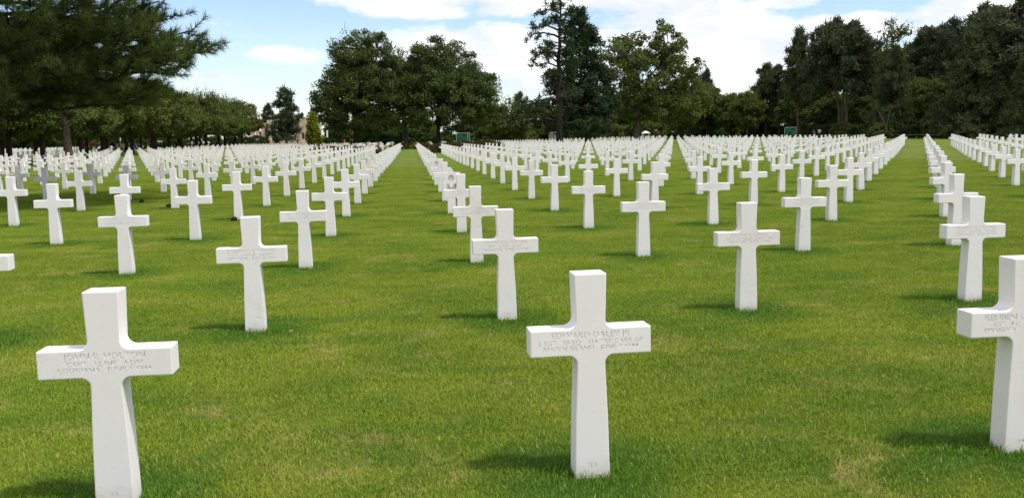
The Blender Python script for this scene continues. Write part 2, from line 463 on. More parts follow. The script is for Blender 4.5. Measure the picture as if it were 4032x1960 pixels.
def wobble(rng, a, b, n, amp, sag=0.0):
    t = np.linspace(0, 1, n)[:, None]
    P = a + (b - a) * t
    P = P + rng.normal(size=(n, 3)) * amp * np.sin(t * PI)
    P[:, 2] += (sag * np.sin(t * PI))[:, 0]
    return P


def broadleaf_mesh(seed, H, ells, base_h, trunk_r, n_clump, clump_r, n_leaf, leaf, mat, barkm, lean=(0, 0), forks=3, bias=2.4, sparse_top=0.0, limbs=0.5):
    rng = pyr(seed)
    gt, gl = Geo(), Geo()
    top = np.array([lean[0], lean[1], base_h + (H - base_h) * 0.35])
    P = wobble(rng, np.array([0, 0, -0.3]), top, 7, 0.10)
    R = trunk_r * np.array([1.35, 1.05, 1.0, 0.95, 0.9, 0.8, 0.65])
    gt.tube(P, R, 9)
    C, D = ell_points(rng, n_clump, ells, bias)
    C = C[C[:, 2] > base_h * 0.85]
    # limbs
    nl = 7 + forks * 2
    idx = rng.choice(len(C), nl, replace=False)
    tips = []
    for q in idx:
        s0 = P[rng.integers(3, 7)]
        mid = s0 + (C[q] - s0) * 0.85
        W = wobble(rng, s0, mid, 6, 0.25, 0.25)
        gt.tube(W, trunk_r * np.linspace(0.5, 0.10, 6), 5)
        tips += list(W[2:])
    tips = np.array(tips)
    for q in rng.choice(len(C), int(len(C) * limbs), replace=False):
        k = np.argmin(((tips - C[q]) ** 2).sum(1) + (tips[:, 2] > C[q][2]) * 1.0)
        gt.tube(wobble(rng, tips[k], C[q], 4, 0.12), np.linspace(0.07, 0.018, 4) * (H / 16), 4)
    npl = np.full(len(C), n_leaf)
    if sparse_top > 0:
        zt = (C[:, 2] - base_h) / (H - base_h)
        keep = rng.random(len(C)) > sparse_top * np.clip(zt * 1.6 - 0.6, 0, 1)
        leaves(gl, rng, C[~keep], clump_r * 0.9, max(6, n_leaf // 6), leaf * 0.85)
        for c in C[~keep][:60]:
            k = np.argmin(((tips - c) ** 2).sum(1)); gt.tube(wobble(rng, tips[k], c, 4, 0.12), np.linspace(0.06, 0.02, 4), 4)
            for _ in range(4):
                gt.tube(np.array([c, c + rng.normal(size=3) * 0.5 + np.array([0, 0, 0.8])]), [0.025, 0.008], 3)
        C = C[keep]
    rr = clump_r * rng.uniform(0.65, 1.25, len(C))
    leaves(gl, rng, C, rr, n_leaf, leaf)
    return gt.mesh('trunk', barkm, True), gl.mesh('crown', mat, tone=True)


def pine_mesh(seed, H, base_h, trunk_r, R_of, n_br, mat, barkm, tuft=0.55, n_tuft=5, n_need=16, lean=(0, 0), droop=0.12, side=None, top_pow=1.0, spread=0.32, multi=1):
    """whorled conifer: branches from the stem, tufts of needle sprays on their outer parts; R_of(t) reach at relative height t"""
    rng = pyr(seed); gt, gl = Geo(), Geo()
    stems = []
    for m_ in range(multi):
        off = np.array([0, 0, 0.]) if multi == 1 else np.array([math.cos(m_ * 2.1), math.sin(m_ * 2.1), 0]) * trunk_r * 1.1
        tl = np.array([lean[0], lean[1], H * (1 - 0.08 * m_)]) + off * (1 if multi == 1 else 4.5)
        P = wobble(rng, off + np.array([0, 0, -0.3]), tl, 12, 0.14)
        gt.tube(P, trunk_r * (1 if multi == 1 else 0.72) * np.concatenate([[1.3], np.linspace(1.0, 0.10, 11)]), 8); stems.append(P)
    tc, tn, td = [], [], []
    for b in range(n_br):
        t = (b + rng.random()) / n_br
        t = t ** top_pow
        z = base_h + (H - base_h) * t
        P = stems[b % multi]
        k = np.interp(z, P[:, 2], np.arange(len(P))); k0 = int(min(k, len(P) - 2)); s0 = P[k0] + (P[k0 + 1] - P[k0]) * (k - k0)
        an = rng.random() * 2 * PI
        L = R_of(t) * rng.uniform(0.6, 1.1)
        if side is not None: L *= side(an, t)
        if L < 0.25: continue
        dirv = np.array([math.cos(an), math.sin(an), 0.0])
        e = s0 + dirv * L + np.array([0, 0, L * rng.uniform(-0.05, 0.28) - droop * L])
        W = wobble(rng, s0, e, 6, 0.10 * L / 3, 0.10 * L)
        gt.tube(W, np.linspace(0.10, 0.035, 6) * (trunk_r / 0.35) ** 0.5 * min(1.3, 0.4 + L / 5), 4)
        nt = max(2, int(n_tuft * L / 2.5))
        for _ in range(nt):
            s = rng.uniform(0.35, 1.05) ** 0.8
            k = min(s, 1) * 5; k0 = int(min(k, 4)); q = W[k0] + (W[k0 + 1] - W[k0]) * (k - k0)
            sp = spread * L * (0.4 + s * 0.5)
            off = np.clip(rng.normal(size=3), -1.5, 1.5) * np.array([sp, sp, sp * 0.35]) * 0.6
            c = q + off
            if rng.random() < 0.6: gt.tube(np.array([q - dirv * 0.1 * L, c]), [0.035, 0.015], 3)
            tc.append(c); td.append(dirv + np.array([0, 0, 0.8]))
    tc = np.array(tc); td = np.array(td); m = len(tc)
    # needle sprays: long thin quads radiating from the shoot
    c = np.repeat(tc, n_need, 0); d0 = np.repeat(td, n_need, 0)
    d = rng.normal(size=c.shape) + d0 * 0.55; d /= np.linalg.norm(d, axis=1)[:, None]
    Lh = tuft * rng.uniform(0.5, 1.1, len(c))[:, None]
    a = np.cross(d, rng.normal(size=c.shape)); a /= np.linalg.norm(a, axis=1)[:, None] + 1e-9
    wdt = Lh * 0.25
    p0 = c + rng.normal(size=c.shape) * tuft * 0.33
    V = np.stack([p0 - a * wdt * 0.5, p0 + a * wdt * 0.5, p0 + d * Lh + a * wdt * 0.35, p0 + d * Lh - a * wdt * 0.35], 1).reshape(-1, 3)
    tone = np.repeat(np.repeat(rng.random(m) * 0.7, n_need) + rng.random(len(c)) * 0.3, 4)
    gl.add(V, Q=np.arange(len(V)).reshape(-1, 4), A=tone)
    return gt.mesh('trunk', barkm, True), gl.mesh('crown', mat, tone=True)


def place(name, meshes, loc, label, cat='tree', group=None, rotz=0.0, scale=1.0, zs=None):
    e = empty(name, loc, rotz, scale)
    if zs: e.scale = (scale, scale, zs)
    link('trunk' if name != 'shrub' else 'stems', meshes[0], parent=e); link('crown' if name != 'shrub' else 'foliage', meshes[1], parent=e)
    return tag(e, label, cat, group)


# --- broad-leaved trees in the middle
def maple_pair():
    D = 162; x, y, z = at(1416, D); H = ht(1416, 118, D)
    me = broadleaf_mesh(11, H, [(0.9, 0, H * .42, 7.9, 7.5, H * .30), (1.5, 0, H * .62, 6.9, 6.5, H * .33), (0.4, 0, H * .82, 4.8, 4.5, H * .17), (3.2, 0, H * .79, 3.7, 3.6, H * .18), (-5.0, 0, H * .31, 2.6, 3, H * .11)],
                        2.6, 0.50, 540, 1.25, 140, 0.36, M['maple'], M['bark'], sparse_top=0.6)
    place('maple_tree', me, (x, y, z), 'broad dark maple with a sparse top, beside the golden cypress', 'tree', 'big round trees at the end of the central alley')
    D = 165; x, y, z = at(1737, D); H = ht(1737, 148, D)
    me = broadleaf_mesh(12, H, [(1.9, 0, H * .42, 8.8, 7.5, H * .30), (0.8, 0, H * .66, 6.6, 6, H * .32), (-.2, 0, H * .83, 4.0, 4, H * .16), (6.2, 0, H * .50, 4.8, 5, H * .24), (-4.2, 0, H * .55, 3.8, 4, H * .24)],
                        3.0, 0.36, 540, 1.25, 140, 0.36, M['maple'], M['bark'], sparse_top=0.2)
    place('maple_tree', me, (x, y, z), 'broad dark round maple behind the corner flower bed, near the green screen', 'tree', 'big round trees at the end of the central alley')
    D = 205; x, y, z = at(1605, D); H = ht(1600, 195, D)
    me = broadleaf_mesh(13, H, [(0, 0, H * .5, 6, 6, H * .33), (0, 0, H * .8, 3.6, 4, H * .2)], 3.5, 0.62, 220, 1.3, 60, 0.5, M['maple'], M['bark'], sparse_top=0.8)
    place('maple_tree', me, (x, y, z), 'pale thin-topped tree with a double trunk straight behind the alley end', 'tree', 'big round trees at the end of the central alley')
    D = 172; x, y, z = at(2000, D); H = ht(2000, 370, D)
    me = broadleaf_mesh(14, H, [(0, 0, H * .5, 3.6, 4, H * .42), (1.2, 0, H * .35, 3.2, 3, H * .25)], 1.6, 0.22, 120, 1.0, 70, 0.42, M['olive'], M['greybark'])
    place('small_tree', me, (x, y, z), 'smaller olive green tree between the round maple and tall pine', 'tree')


maple_pair()


def centre_pines():
    D = 122; x, y, z = at(2208, D); H = ht(2208, -45, D)
    def side(an, t):
        return 1.0 if math.cos(an) < 0 else 0.62
    me = pine_mesh(21, H, 2.6, 0.46, lambda t: 5.3 * (0.52 + 0.70 * math.sin(min(1, (1 - t) * 1.25) * PI * .5)) * (0.6 if 0.3 < t < .42 or .55 < t < .62 else 1) * (1 - 0.28 * t), 76, M['pine'], M['bark'],
                   tuft=0.50, n_tuft=4.2, n_need=26, lean=(0.35, 0), side=side)
    place('pine_tree', me, (x, y, z), 'tallest tree, straight sparse pine with its top cut by the picture edge', 'tree', rotz=0)
    D = 128; x, y, z = at(2322, D); H = ht(2322, 48, D)
    me = pine_mesh(22, H, 1.8, 0.34, lambda t: 4.8 * (1 - t) ** 0.62 + 0.5, 120, M['pine'], M['bark'], tuft=0.60, n_tuft=7, n_need=28, lean=(-1.4, 0))
    place('pine_tree', me, (x, y, z), 'dense dark green conical pine close beside the tallest sparse pine', 'tree')
    D = 143; x, y, z = at(2515, D); H = ht(2515, 92, D)
    me = broadleaf_mesh(23, H, [(0.8, 0, H * .58, 6.4, 6, H * .22), (3.2, 0, H * .80, 4.3, 4.5, H * .19), (-2.6, 0, H * .74, 3.6, 4, H * .17), (6.4, 0, H * .62, 3.2, 4, H * .2), (0, 0, H * .36, 5.6, 5, H * .2), (7.0, 0, H * .36, 3.4, 4, H * .22)],
                        3.2, 0.45, 310, 1.05, 92, 0.42, M['fresh'], M['greybark'], sparse_top=0.25, bias=1.6, limbs=0.9)
    place('lime_tree', me, (x, y, z), 'airy light green tree with visible limbs beside the dark conical pine', 'tree')


centre_pines()

# --- reusable woodland meshes
W_ = {}
def wood_meshes():
    W_['round'] = broadleaf_mesh(31, 12, [(0, 0, 6.6, 4.6, 4.6, 4.0), (1.4, .5, 8.6, 3, 3, 3), (-1.8, 0, 5.2, 3.2, 3, 2.8)], 1.6, 0.28, 210, 1.15, 74, 0.5, M['maple'], M['bark'])
    W_['olive'] = broadleaf_mesh(32, 12, [(0, 0, 6.6, 4.8, 4.8, 4.2), (1.0, .5, 9, 3, 3, 2.6), (-2.2, 0, 5.2, 3.2, 3, 3.0)], 1.4, 0.25, 210, 1.1, 74, 0.48, M['olive'], M['greybark'])
    W_['avenue'] = broadleaf_mesh(33, 10, [(0, 0, 6.3, 4.3, 4.3, 3.4), (0, 0, 4.6, 4.6, 4.6, 1.9), (1.2, .5, 8.4, 2.3, 2.4, 1.6), (-1.4, -1, 8.2, 2.2, 2.4, 1.5)], 2.5, 0.27, 200, 0.90, 80, 0.34, M['olive'], M['bark'], sparse_top=0.6)
    W_['avenue2'] = broadleaf_mesh(34, 10, [(0, 0, 6.2, 4.4, 4.2, 3.5), (0, 0, 4.5, 4.7, 4.4, 1.9), (-.8, .5, 8.5, 2.6, 2.4, 1.5)], 2.5, 0.27, 200, 0.90, 80, 0.34, M['fresh'], M['bark'], sparse_top=0.9)
    W_['pineA'] = pine_mesh(35, 18, 5.5, 0.34, lambda t: 4.2 * math.sin(min(1, (1.06 - t) * 1.5) * PI * .5) * (0.75 + .25 * t), 95, M['brownpine'], M['pinebark'], tuft=0.75, n_tuft=8, n_need=26, lean=(0.5, 0))
    W_['pineB'] = pine_mesh(36, 18, 7.0, 0.40, lambda t: 5.4 * math.sin(min(1, (1.10 - t) * 1.8) * PI * .5), 95, M['bluepine'], M['pinebark'], tuft=0.8, n_tuft=8, n_need=26, lean=(-0.5, .5), multi=3)
    W_['fir'] = pine_mesh(37, 14, 1.0, 0.28, lambda t: 3.4 * (1 - t) ** 0.8 + 0.35, 120, M['bluepine'], M['bark'], tuft=0.7, n_tuft=7, n_need=24)
    W_['cedar'] = pine_mesh(38, 18, 1.2, 0.5, lambda t: 7.2 * (1 - t) ** 0.55 + 0.4, 170, M['brownpine'], M['bark'], tuft=0.75, n_tuft=9, n_need=26, droop=0.18)
    rng = pyr(39); g, s = Geo(), Geo()
    C, _ = ell_points(rng, 60, [(0, 0, 0.9, 1.7, 1.3, 0.95), (0.9, 0, 1.3, 0.9, 0.9, 0.8), (-.8, .1, 1.1, 1, .8, .7)], 2.4)
    C = C[C[:, 2] > 0.1]; leaves(g, rng, C, 0.42, 60, 0.22)
    for c in C[:14]: s.tube(np.array([[0, 0, -.1], c * 0.5 + np.array([0, 0, .1]), c]), [0.03, .02, .01], 4)
    W_['shrub'] = (s.mesh('stems', M['bark']), g.mesh('foliage', M['shrub'], tone=True))
    rng = pyr(40); g = Geo(); leaves(g, rng, C, 0.42, 60, 0.22)
    W_['oliveshrub'] = (W_['shrub'][0], g.mesh('foliage', M['olive'], tone=True))
    W_['sparse'] = broadleaf_mesh(41, 18, [(0, 0, 13.2, 2.6, 3, 4.4), (0, 0, 9, 3.6, 3, 4)], 3, 0.3, 170, 1.0, 34, 0.42, M['olive'], M['greybark'], sparse_top=0.5)


wood_meshes()


def wood_at(kind, u, D, v_top, label, name, base_H, rotz=0.0, wid=1.0, group=None):
    x, y, z = at(u, D); H = ht(u, v_top, D) - z
    s = H / base_H
    return place(name, W_[kind], (x, y, z), label, 'tree', group, rotz, s * wid, s)


def woods_on_the_right():
    g = 'dark pines and trees of the woods behind the hedge'
    L = [('olive', 2700, 196, 300, 'rounded mid green tree behind the airy light green tree', 'bushy_tree', 12, 0.3, 1.0),
         ('olive', 2790, 205, 328, 'low rounded green tree at the gap in the skyline', 'bushy_tree', 12, 1.9, 1.1),
         ('fir', 2782, 230, 285, 'small dark fir tip showing above the low rounded tree', 'fir_tree', 14, 0.5, .8),
         ('round', 2880, 196, 362, 'small dark bush-like tree in the lowest part of the skyline', 'bushy_tree', 12, 0.9, 1.1),
         ('olive', 2945, 188, 355, 'pale edged small tree where the woods begin', 'bushy_tree', 12, 4.2, .9),
         ('pineA', 3015, 192, 262, 'first pine of the woods, leaning crown over a thin trunk', 'pine_tree', 18, 0.6, 1.0),
         ('pineA', 3070, 188, 268, 'bushy pine just before the spiky narrow pine', 'pine_tree', 18, 2.6, .95),
         ('pineA', 3142, 176, 130, 'spiky narrow pine with a bare trunk behind the second green screen', 'pine_tree', 18, 4.0, .62),
         ('pineB', 3318, 168, 92, 'broad domed pine with three joined trunks', 'pine_tree', 18, 1.1, .80),
         ('pineA', 3405, 174, 165, 'pine filling the flank of the broad domed pine', 'pine_tree', 18, 2.2, .75),
         ('sparse', 3522, 160, 72, 'pale thin-leaved treetop rising above the dark woods', 'slender_tree', 18, 0.2, 1.0),
         ('cedar', 3512, 146, 195, 'dark tree with a stout trunk close behind the chain fence', 'pine_tree', 18, 1.4, .62),
         ('pineA', 3625, 152, 130, 'dark pine next to the pale thin treetop', 'pine_tree', 18, 5.1, 1.05),
         ('round', 3665, 136, 300, 'leafy mid green tree low among the dark pines', 'bushy_tree', 12, 2.0, 1.0),
         ('pineB', 3735, 148, 100, 'flat crowned dark pine before the spiky double-tipped pine', 'pine_tree', 18, 3.1, .9),
         ('pineA', 3845, 140, 42, 'spiky double-tipped pine high above the big cedar', 'pine_tree', 18, 0.0, .85),
         ('cedar', 3830, 124, 125, 'big drooping olive cedar reaching almost to the ground', 'cedar_tree', 18, 0.0, .86),
         ('pineA', 3925, 134, 60, 'dark pine wedged behind the big olive cedar', 'pine_tree', 18, 2.9, 1.0),
         ('pineB', 4030, 126, 5, 'tall black pine cut by the picture edge above the cedar', 'pine_tree', 18, 2.4, 1.05),
         ('cedar', 4090, 112, 150, 'drooping cedar half outside the picture beside the tall black pine', 'cedar_tree', 18, 2.0, .8),
         ('round', 3210, 205, 250, 'dark leafy tree deep behind the spiky narrow pine', 'bushy_tree', 12, 2.4, .9),
         ('round', 3440, 190, 190, 'dark leafy tree deep behind the broad domed pine', 'bushy_tree', 12, .4, .8),
         ('round', 3120, 185, 390, 'shadowy understorey tree behind the second green screen', 'bushy_tree', 12, 3.4, 1.2),
         ('round', 3250, 180, 380, 'shadowy understorey tree behind the two visitors', 'bushy_tree', 12, 5.4, 1.2),
         ('round', 3400, 172, 370, 'shadowy understorey tree behind the three joined trunks', 'bushy_tree', 12, 1.4, 1.2),
         ('round', 3580, 165, 350, 'shadowy understorey tree behind the stout fence-side trunk', 'bushy_tree', 12, 2.9, 1.2),
         ('round', 3740, 150, 330, 'shadowy understorey tree under the flat crowned pine', 'bushy_tree', 12, 4.4, 1.2),
         ('round', 3960, 138, 300, 'shadowy understorey tree behind the big olive cedar', 'bushy_tree', 12, 0.9, 1.2),
         ('round', 3318, 186, 400, 'shadowy understorey tree seen between the three joined trunks', 'bushy_tree', 12, 0.7, 1.3),
         ('round', 3010, 200, 400, 'shadowy understorey tree at the start of the woods', 'bushy_tree', 12, 2.2, 1.2)]
    for kind, u, D, v, lab, nm, bh, rz, wd in L:
        wood_at(kind, u, D, v, lab, nm, bh, rz, wd, g)
    # leaning bare trunk at the fence
    x, y, z = at(3480, 140)
    gt = Geo(); rng = pyr(5); gt.tube(wobble(rng, np.array([1.2, 0, -.2]), np.array([-1.6, 0, 5.2]), 6, .08), np.linspace(.11, .05, 6), 6)
    gt.tube(np.array([[.3, 0, 1.6], [1.1, .2, 5.0]]), [.07, .03], 5)
    tag(link('bare_trunk', gt.mesh('bare_trunk', M['pinebark'], True), (x, y, z)), 'thin leaning dead trunk beside the stout fence-side tree', 'tree')


woods_on_the_right()


def background_trees():
    g = 'trees of the far wood behind the grave plots'
    rng = random.Random(8)
    L = [('fir', 2055, 228, 372, 'dark fir behind the smaller olive tree', 'fir_tree', 14), ('round', 1950, 230, 420, 'dark tree behind the first green screen', 'bushy_tree', 12),
         ('round', 1860, 236, 440, 'dark low tree behind the round maple', 'bushy_tree', 12), ('olive', 2130, 232, 400, 'green tree behind the tallest pine', 'bushy_tree', 12),
         ('round', 2280, 226, 380, 'shaded tree behind the conical pine', 'bushy_tree', 12), ('olive', 2400, 232, 370, 'shaded green tree between conical pine and airy tree', 'bushy_tree', 12),
         ('round', 2490, 228, 380, 'dark spreading tree left of the stone kiosk', 'bushy_tree', 12), ('round', 2600, 226, 350, 'dark tree behind the stone kiosk', 'bushy_tree', 12),
         ('round', 2690, 232, 380, 'dark tree beyond the kiosk towards the skyline gap', 'bushy_tree', 12), ('olive', 2840, 236, 400, 'green tree filling the skyline gap base', 'bushy_tree', 12),
         ('olive', 1660, 238, 440, 'green tree glimpsed between the two big maples', 'bushy_tree', 12), ('round', 1540, 238, 430, 'dark tree behind the first big maple', 'bushy_tree', 12),
         ('olive', 1460, 236, 450, 'green tree glimpsed under the first big maple', 'bushy_tree', 12), ('round', 1340, 240, 440, 'dark tree behind the white banner post', 'bushy_tree', 12),
         ('fir', 1075, 330, 415, 'bluish fir tip beyond the memorial columns', 'fir_tree', 14), ('fir', 1205, 335, 450, 'small bluish fir tip above the memorial roof', 'fir_tree', 14),
         ('round', 1130, 345, 500, 'dark tree seen through the memorial columns', 'bushy_tree', 12)]
    for kind, u, D, v, lab, nm, bh in L:
        wood_at(kind, u, D, v, lab.replace(' left of ', ' beside '), nm, bh, rng.random() * 6, 1.15, g)
    D = 215; x, y, z = at(1142, D); H = ht(1142, 352, D)
    me = pine_mesh(51, H, 1.6, 0.30, lambda t: 3.5 * (1 - t) ** 0.5 + 0.3, 50, M['bluepine'], M['pinebark'], tuft=0.8, n_tuft=7, n_need=28)
    place('pine_tree', me, (x, y, z), 'lone tiered pine standing before the stone memorial', 'tree')
    # golden cypress
    D = 150; x, y, z = at(1249, D); H = ht(1249, 442, D)
    rng2 = pyr(52); gl, gt = Geo(), Geo()
    C, _ = ell_points(rng2, 150, [(0, 0, H * .42, 1.05, 1.0, H * .46), (0.55, 0, H * .25, .75, .8, H * .27), (-.1, 0, H * .7, .7, .7, H * .3)], 3.0)
    leaves(gl, rng2, C, 0.45, 46, 0.3, squash=1.3); gt.tube(np.array([[0, 0, -.2], [0, 0, H * .8]]), [.12, .03], 6)
    place('cypress_tree', (gt.mesh('trunk', M['bark']), gl.mesh('crown', M['gold'], tone=True)), (x, y, z), 'golden yellow columnar cypress at the foot of the maple', 'tree')
    D = 232; x, y, z = at(1725, D)
    place('cypress_tree', (gt.mesh('trunk', M['bark']), gl.mesh('crown', M['gold'], tone=True)), (x, y, z), 'small golden cypress glimpsed behind the maple trunk near the screen', 'tree', scale=0.85)


background_trees()


def avenue():
    """two clipped rows beside the long path towards the memorial"""
    rng = random.Random(3)
    lab_row = ('inner row of the clipped avenue', 'outer row of the clipped avenue')
    order = ['first', 'second', 'third', 'fourth', 'fifth', 'sixth', 'seventh', 'eighth', 'ninth', 'tenth', 'eleventh', 'twelfth', 'thirteenth', 'fourteenth', 'fifteenth', 'sixteenth', 'seventeenth', 'eighteenth']
    for r, X in enumerate((-35.8, -46.0)):
        Y = 64.0 if r == 0 else 70.0; k = 0
        while Y < 215:
            x = X + rng.uniform(-.4, .4); z = float(ground_z(x, Y))
            s = rng.uniform(.86, 1.02) * (1.0 if Y < 160 else 1.06)
            place('avenue_tree', W_['avenue' if rng.random() < .6 else 'avenue2'], (x, Y, z), f'olive green tree, {order[k]} along the {lab_row[r]}', 'tree', 'clipped trees of the avenue', rng.random() * 6.28, s)
            Y += 9.4 + rng.uniform(-.6, .6); k += 1
    for k, (u, D, v) in enumerate([(-60, 185, 430), (60, 170, 450), (160, 178, 440), (270, 190, 450), (380, 200, 440), (480, 215, 450), (590, 225, 455), (700, 240, 460)]):
        wood_at('olive' if k % 2 else 'round', u, D, v, ['dark tree behind the avenue near the two strolling visitors', 'olive tree behind the avenue beside the glimpses of sea', 'dark tree behind the avenue by the leaning pine',
                'olive tree behind the avenue past the leaning pine', 'dark tree behind the avenue near the russet shrub', 'olive tree behind the avenue near the flag',
                'dark tree behind the avenue beyond the flag', 'olive tree at the memorial end behind the avenue'][k], 'bushy_tree', 12, k * 1.3, 1.3, 'trees behind the avenue')
    # leaning pine in front of the avenue
    D = 74; x, y, z = at(305, D)
    me = pine_mesh(61, 11.5, 4.6, 0.30, lambda t: 4.6 * math.sin(min(1, (1.1 - t) * 1.6) * PI * .5), 60, M['pine'], M['pinebark'], tuft=0.5, n_tuft=8, n_need=30, lean=(-2.4, 0.5))
    place('pine_tree', me, (x, y, z), 'pine with a thick leaning brown trunk before the avenue', 'tree')


avenue()


def near_pine():
    """spreading pine just outside the picture edge, its crown reaching in at the upper corner"""
    rng = pyr(71); gt, gl = Geo(), Geo()
    base = np.array([-13.6, 22.6, 0.0]); H = 13.5
    P = wobble(rng, np.array([0, 0, -.3]), np.array([0.8, -.4, H]), 12, 0.15)
    gt.tube(P, np.concatenate([[0.42], np.linspace(.36, .05, 11)]), 10)
    tufts, tdir = [], []
    for b in range(150):
        t = ((b + rng.random()) / 150) ** 1.3
        z = 3.0 + (H - 3.2) * t
        s0 = np.array([np.interp(z, P[:, 2], P[:, i]) for i in range(3)])
        an = rng.random() * 2 * PI
        if b % 3 == 0: an = rng.uniform(-0.75, 0.55)                     # heavy limbs on the lawn side
        if b % 10 == 0:
            z = 2.7 + 0.14 * b / 10; s0 = np.array([np.interp(z, P[:, 2], P[:, i]) for i in range(3)]); an = rng.uniform(-0.42, 0.22)
        L = np.interp(z, [2.2, 3.0, 4.2, 5.2, 6.2, 7, 9, 12, 13.5], [5.2, 5.9, 6.9, 7.3, 7.4, 9.4, 9.4, 6.0, 1.5]) * (rng.uniform(.96, 1.06) if b % 10 == 0 else rng.uniform(0.62, 1.0) if b % 3 else rng.uniform(.80, .95))  # upper limbs lengthened above the frame, unseen, to cast more shade
        dv = np.array([math.cos(an), math.sin(an), 0.0]); sv = np.array([-dv[1], dv[0], 0])
        e = s0 + dv * L + sv * rng.normal() * 0.5 + np.array([0, 0, rng.uniform(-0.5, 0.5)])
        W = wobble(rng, s0, e, 9, 0.16, rng.uniform(-0.4, 0.3)); W[-2:, 2] += np.array([.05, .18])
        gt.tube(W, np.linspace(0.062, 0.014, 9) * (1.0 if L < 5 else 1.2), 5)
        nt = int(3.8 * L)
        for q in range(nt):
            s = 0.30 + 0.72 * rng.random() ** 0.75
            k = min(s, 0.999) * 8; k0 = int(k); c = W[k0] + (W[k0 + 1] - W[k0]) * (k - k0)
            sd = rng.choice([-1, 1]); tl = rng.uniform(0.35, 1.25) * (1.15 - 0.45 * s)
            te = c + dv * tl * 0.75 + sv * sd * tl * rng.uniform(.2, .8) + np.array([0, 0, rng.uniform(-.18, .45)])
            tw = wobble(rng, c, te, 4, 0.05, -0.05); gt.tube(tw, [.016, .012, .010, .006], 3)
            for f in (0.5, 0.78, 1.0):
                kk = f * 3; k1 = int(min(kk, 2)); tufts.append(tw[k1] + (tw[k1 + 1] - tw[k1]) * (kk - k1)); tdir.append((tw[3] - tw[1]) / (np.linalg.norm(tw[3] - tw[1]) + 1e-6))
    tufts = np.array(tufts); tdir = np.array(tdir)
    nn_ = 36
    c = np.repeat(tufts, nn_, 0); ax = np.repeat(tdir, nn_, 0)
    d = rng.normal(size=c.shape); d -= ax * (d * ax).sum(1)[:, None]; d /= np.linalg.norm(d, axis=1)[:, None]
    d = d * 0.85 + ax * rng.uniform(.25, 1.1, len(c))[:, None] + np.array([0, 0, .12]); d /= np.linalg.norm(d, axis=1)[:, None]
    Ln = rng.uniform(.17, .29, len(c))[:, None]
    p0 = c - ax * rng.uniform(0, .16, len(c))[:, None]
    a = np.cross(d, rng.normal(size=c.shape)); a /= np.linalg.norm(a, axis=1)[:, None]
    V = np.stack([p0 - a * .0075, p0 + a * .0075, p0 + d * Ln], 1).reshape(-1, 3)
    tone = np.repeat(np.repeat(rng.random(len(tufts)) * .5, nn_) + rng.random(len(c)) * .5, 3)
    gl.add(V, T=np.arange(len(V)).reshape(-1, 3), A=tone)
    e = empty('pine_tree', tuple(base))
    link('trunk', gt.mesh('trunk', M['bark'], True), parent=e); link('crown', gl.mesh('crown', M['longpine'], tone=True), parent=e)
    tag(e, 'spreading long-needled pine whose boughs hang in from the upper picture corner', 'tree')


near_pine()


def hedges():
    rng = random.Random(17)
    k = 0
    g = 'shrubs of the hedge along the chain fence'
    Y = 84.0
    while Y < 215:
        x = 75.5 + rng.uniform(-.8, .8); z = float(ground_z(x, Y))
        s = rng.uniform(.95, 1.45)
        place('shrub', W_['shrub' if rng.random() < .8 else 'oliveshrub'], (x, Y, z), 'leafy green shrub of the hedge along the chain fence', 'shrub', g, rng.random() * 6, s, s * rng.uniform(.85, 1.1))
        Y += 2.3 + rng.random() * .7; k += 1
    # rounded shrubs and undergrowth at the far wood edge
    for (u, D, kind, s, lab) in [(3458, 142, 'oliveshrub', 1.0, 'rounded olive shrub by the stout fence-side trunk'), (3482, 143, 'oliveshrub', 1.25, 'taller rounded olive shrub touching the stout fence-side trunk')]:
        x, y, z = at(u, D); place('shrub', W_[kind], (x, y, z), lab, 'shrub', None, 0.4, s)
    u = 1320
    while u < 2980:
        D = 214 + rng.uniform(-6, 8); x, y, z = at(u, D)
        place('shrub', W_['shrub' if rng.random() < .55 else 'oliveshrub'], (x, y, z), 'low green shrub at the edge of the far wood', 'shrub', 'undergrowth shrubs at the edge of the far wood', rng.random() * 6, rng.uniform(1.2, 2.0))
        u += rng.uniform(28, 50)
    u = -40
    while u < 1060:
        D = 168 + u * 0.075 + rng.uniform(-5, 5); x, y, z = at(u, D)
        place('shrub', W_['shrub'], (x, y, z), 'dark low shrub of the hedge behind the avenue', 'shrub', 'hedge shrubs behind the avenue', rng.random() * 6, rng.uniform(1.0, 1.5))
        u += rng.uniform(32, 52)
    rs = pyr(90); gg, ss = Geo(), Geo()
    C, _ = ell_points(rs, 40, [(0, 0, 1.2, 2.2, 1.6, 1.2)], 2.4); leaves(gg, rs, C, .5, 50, .28); ss.tube(np.array([[0, 0, -.1], [0, 0, 1.2]]), [.06, .03], 5)
    x, y, z = at(400, 150)
    place('shrub', (ss.mesh('stems', M['bark']), gg.mesh('foliage', M['russet'], tone=True)), (x, y, z), 'russet brown shrub between avenue trunks', 'shrub')


hedges()

# ------------------------------------------------------------------ grave markers
def cross_outline(seg):
    """front outline (x, z) of the marker, counter-clockwise, with rounded inner corners"""
    a, z0, z1, H = 0.2935, 0.6069, 0.7365, 1.0
    def xw(z): return 0.0725 + 0.0135 * ((z0 - z) / z0) if z < z0 else 0.0715 + 0.007 * ((z - z1) / (H - z1))
    r = 0.042; half = []
    zb = -0.25; half.append((0.0885, zb)); half.append((xw(0.0), 0.0)); half.append((xw(0.3), 0.3))
    n = seg
    xs = xw(z0)                                     # lower inner corner: centre (xs + r, z0 - r)
    for k in range(n + 1):
        t = k / n * PI / 2
        half.append((xs + r - r * math.cos(t), z0 - r + r * math.sin(t)))
    half += [(a, z0), (a, z1)]
    xs = xw(z1)
    for k in range(n + 1):
        t = k / n * PI / 2
        half.append((xs + r - r * math.sin(t), z1 + r - r * math.cos(t)))
    half.append((xw(H), H))
    return half + [(-x, z) for x, z in reversed(half)]


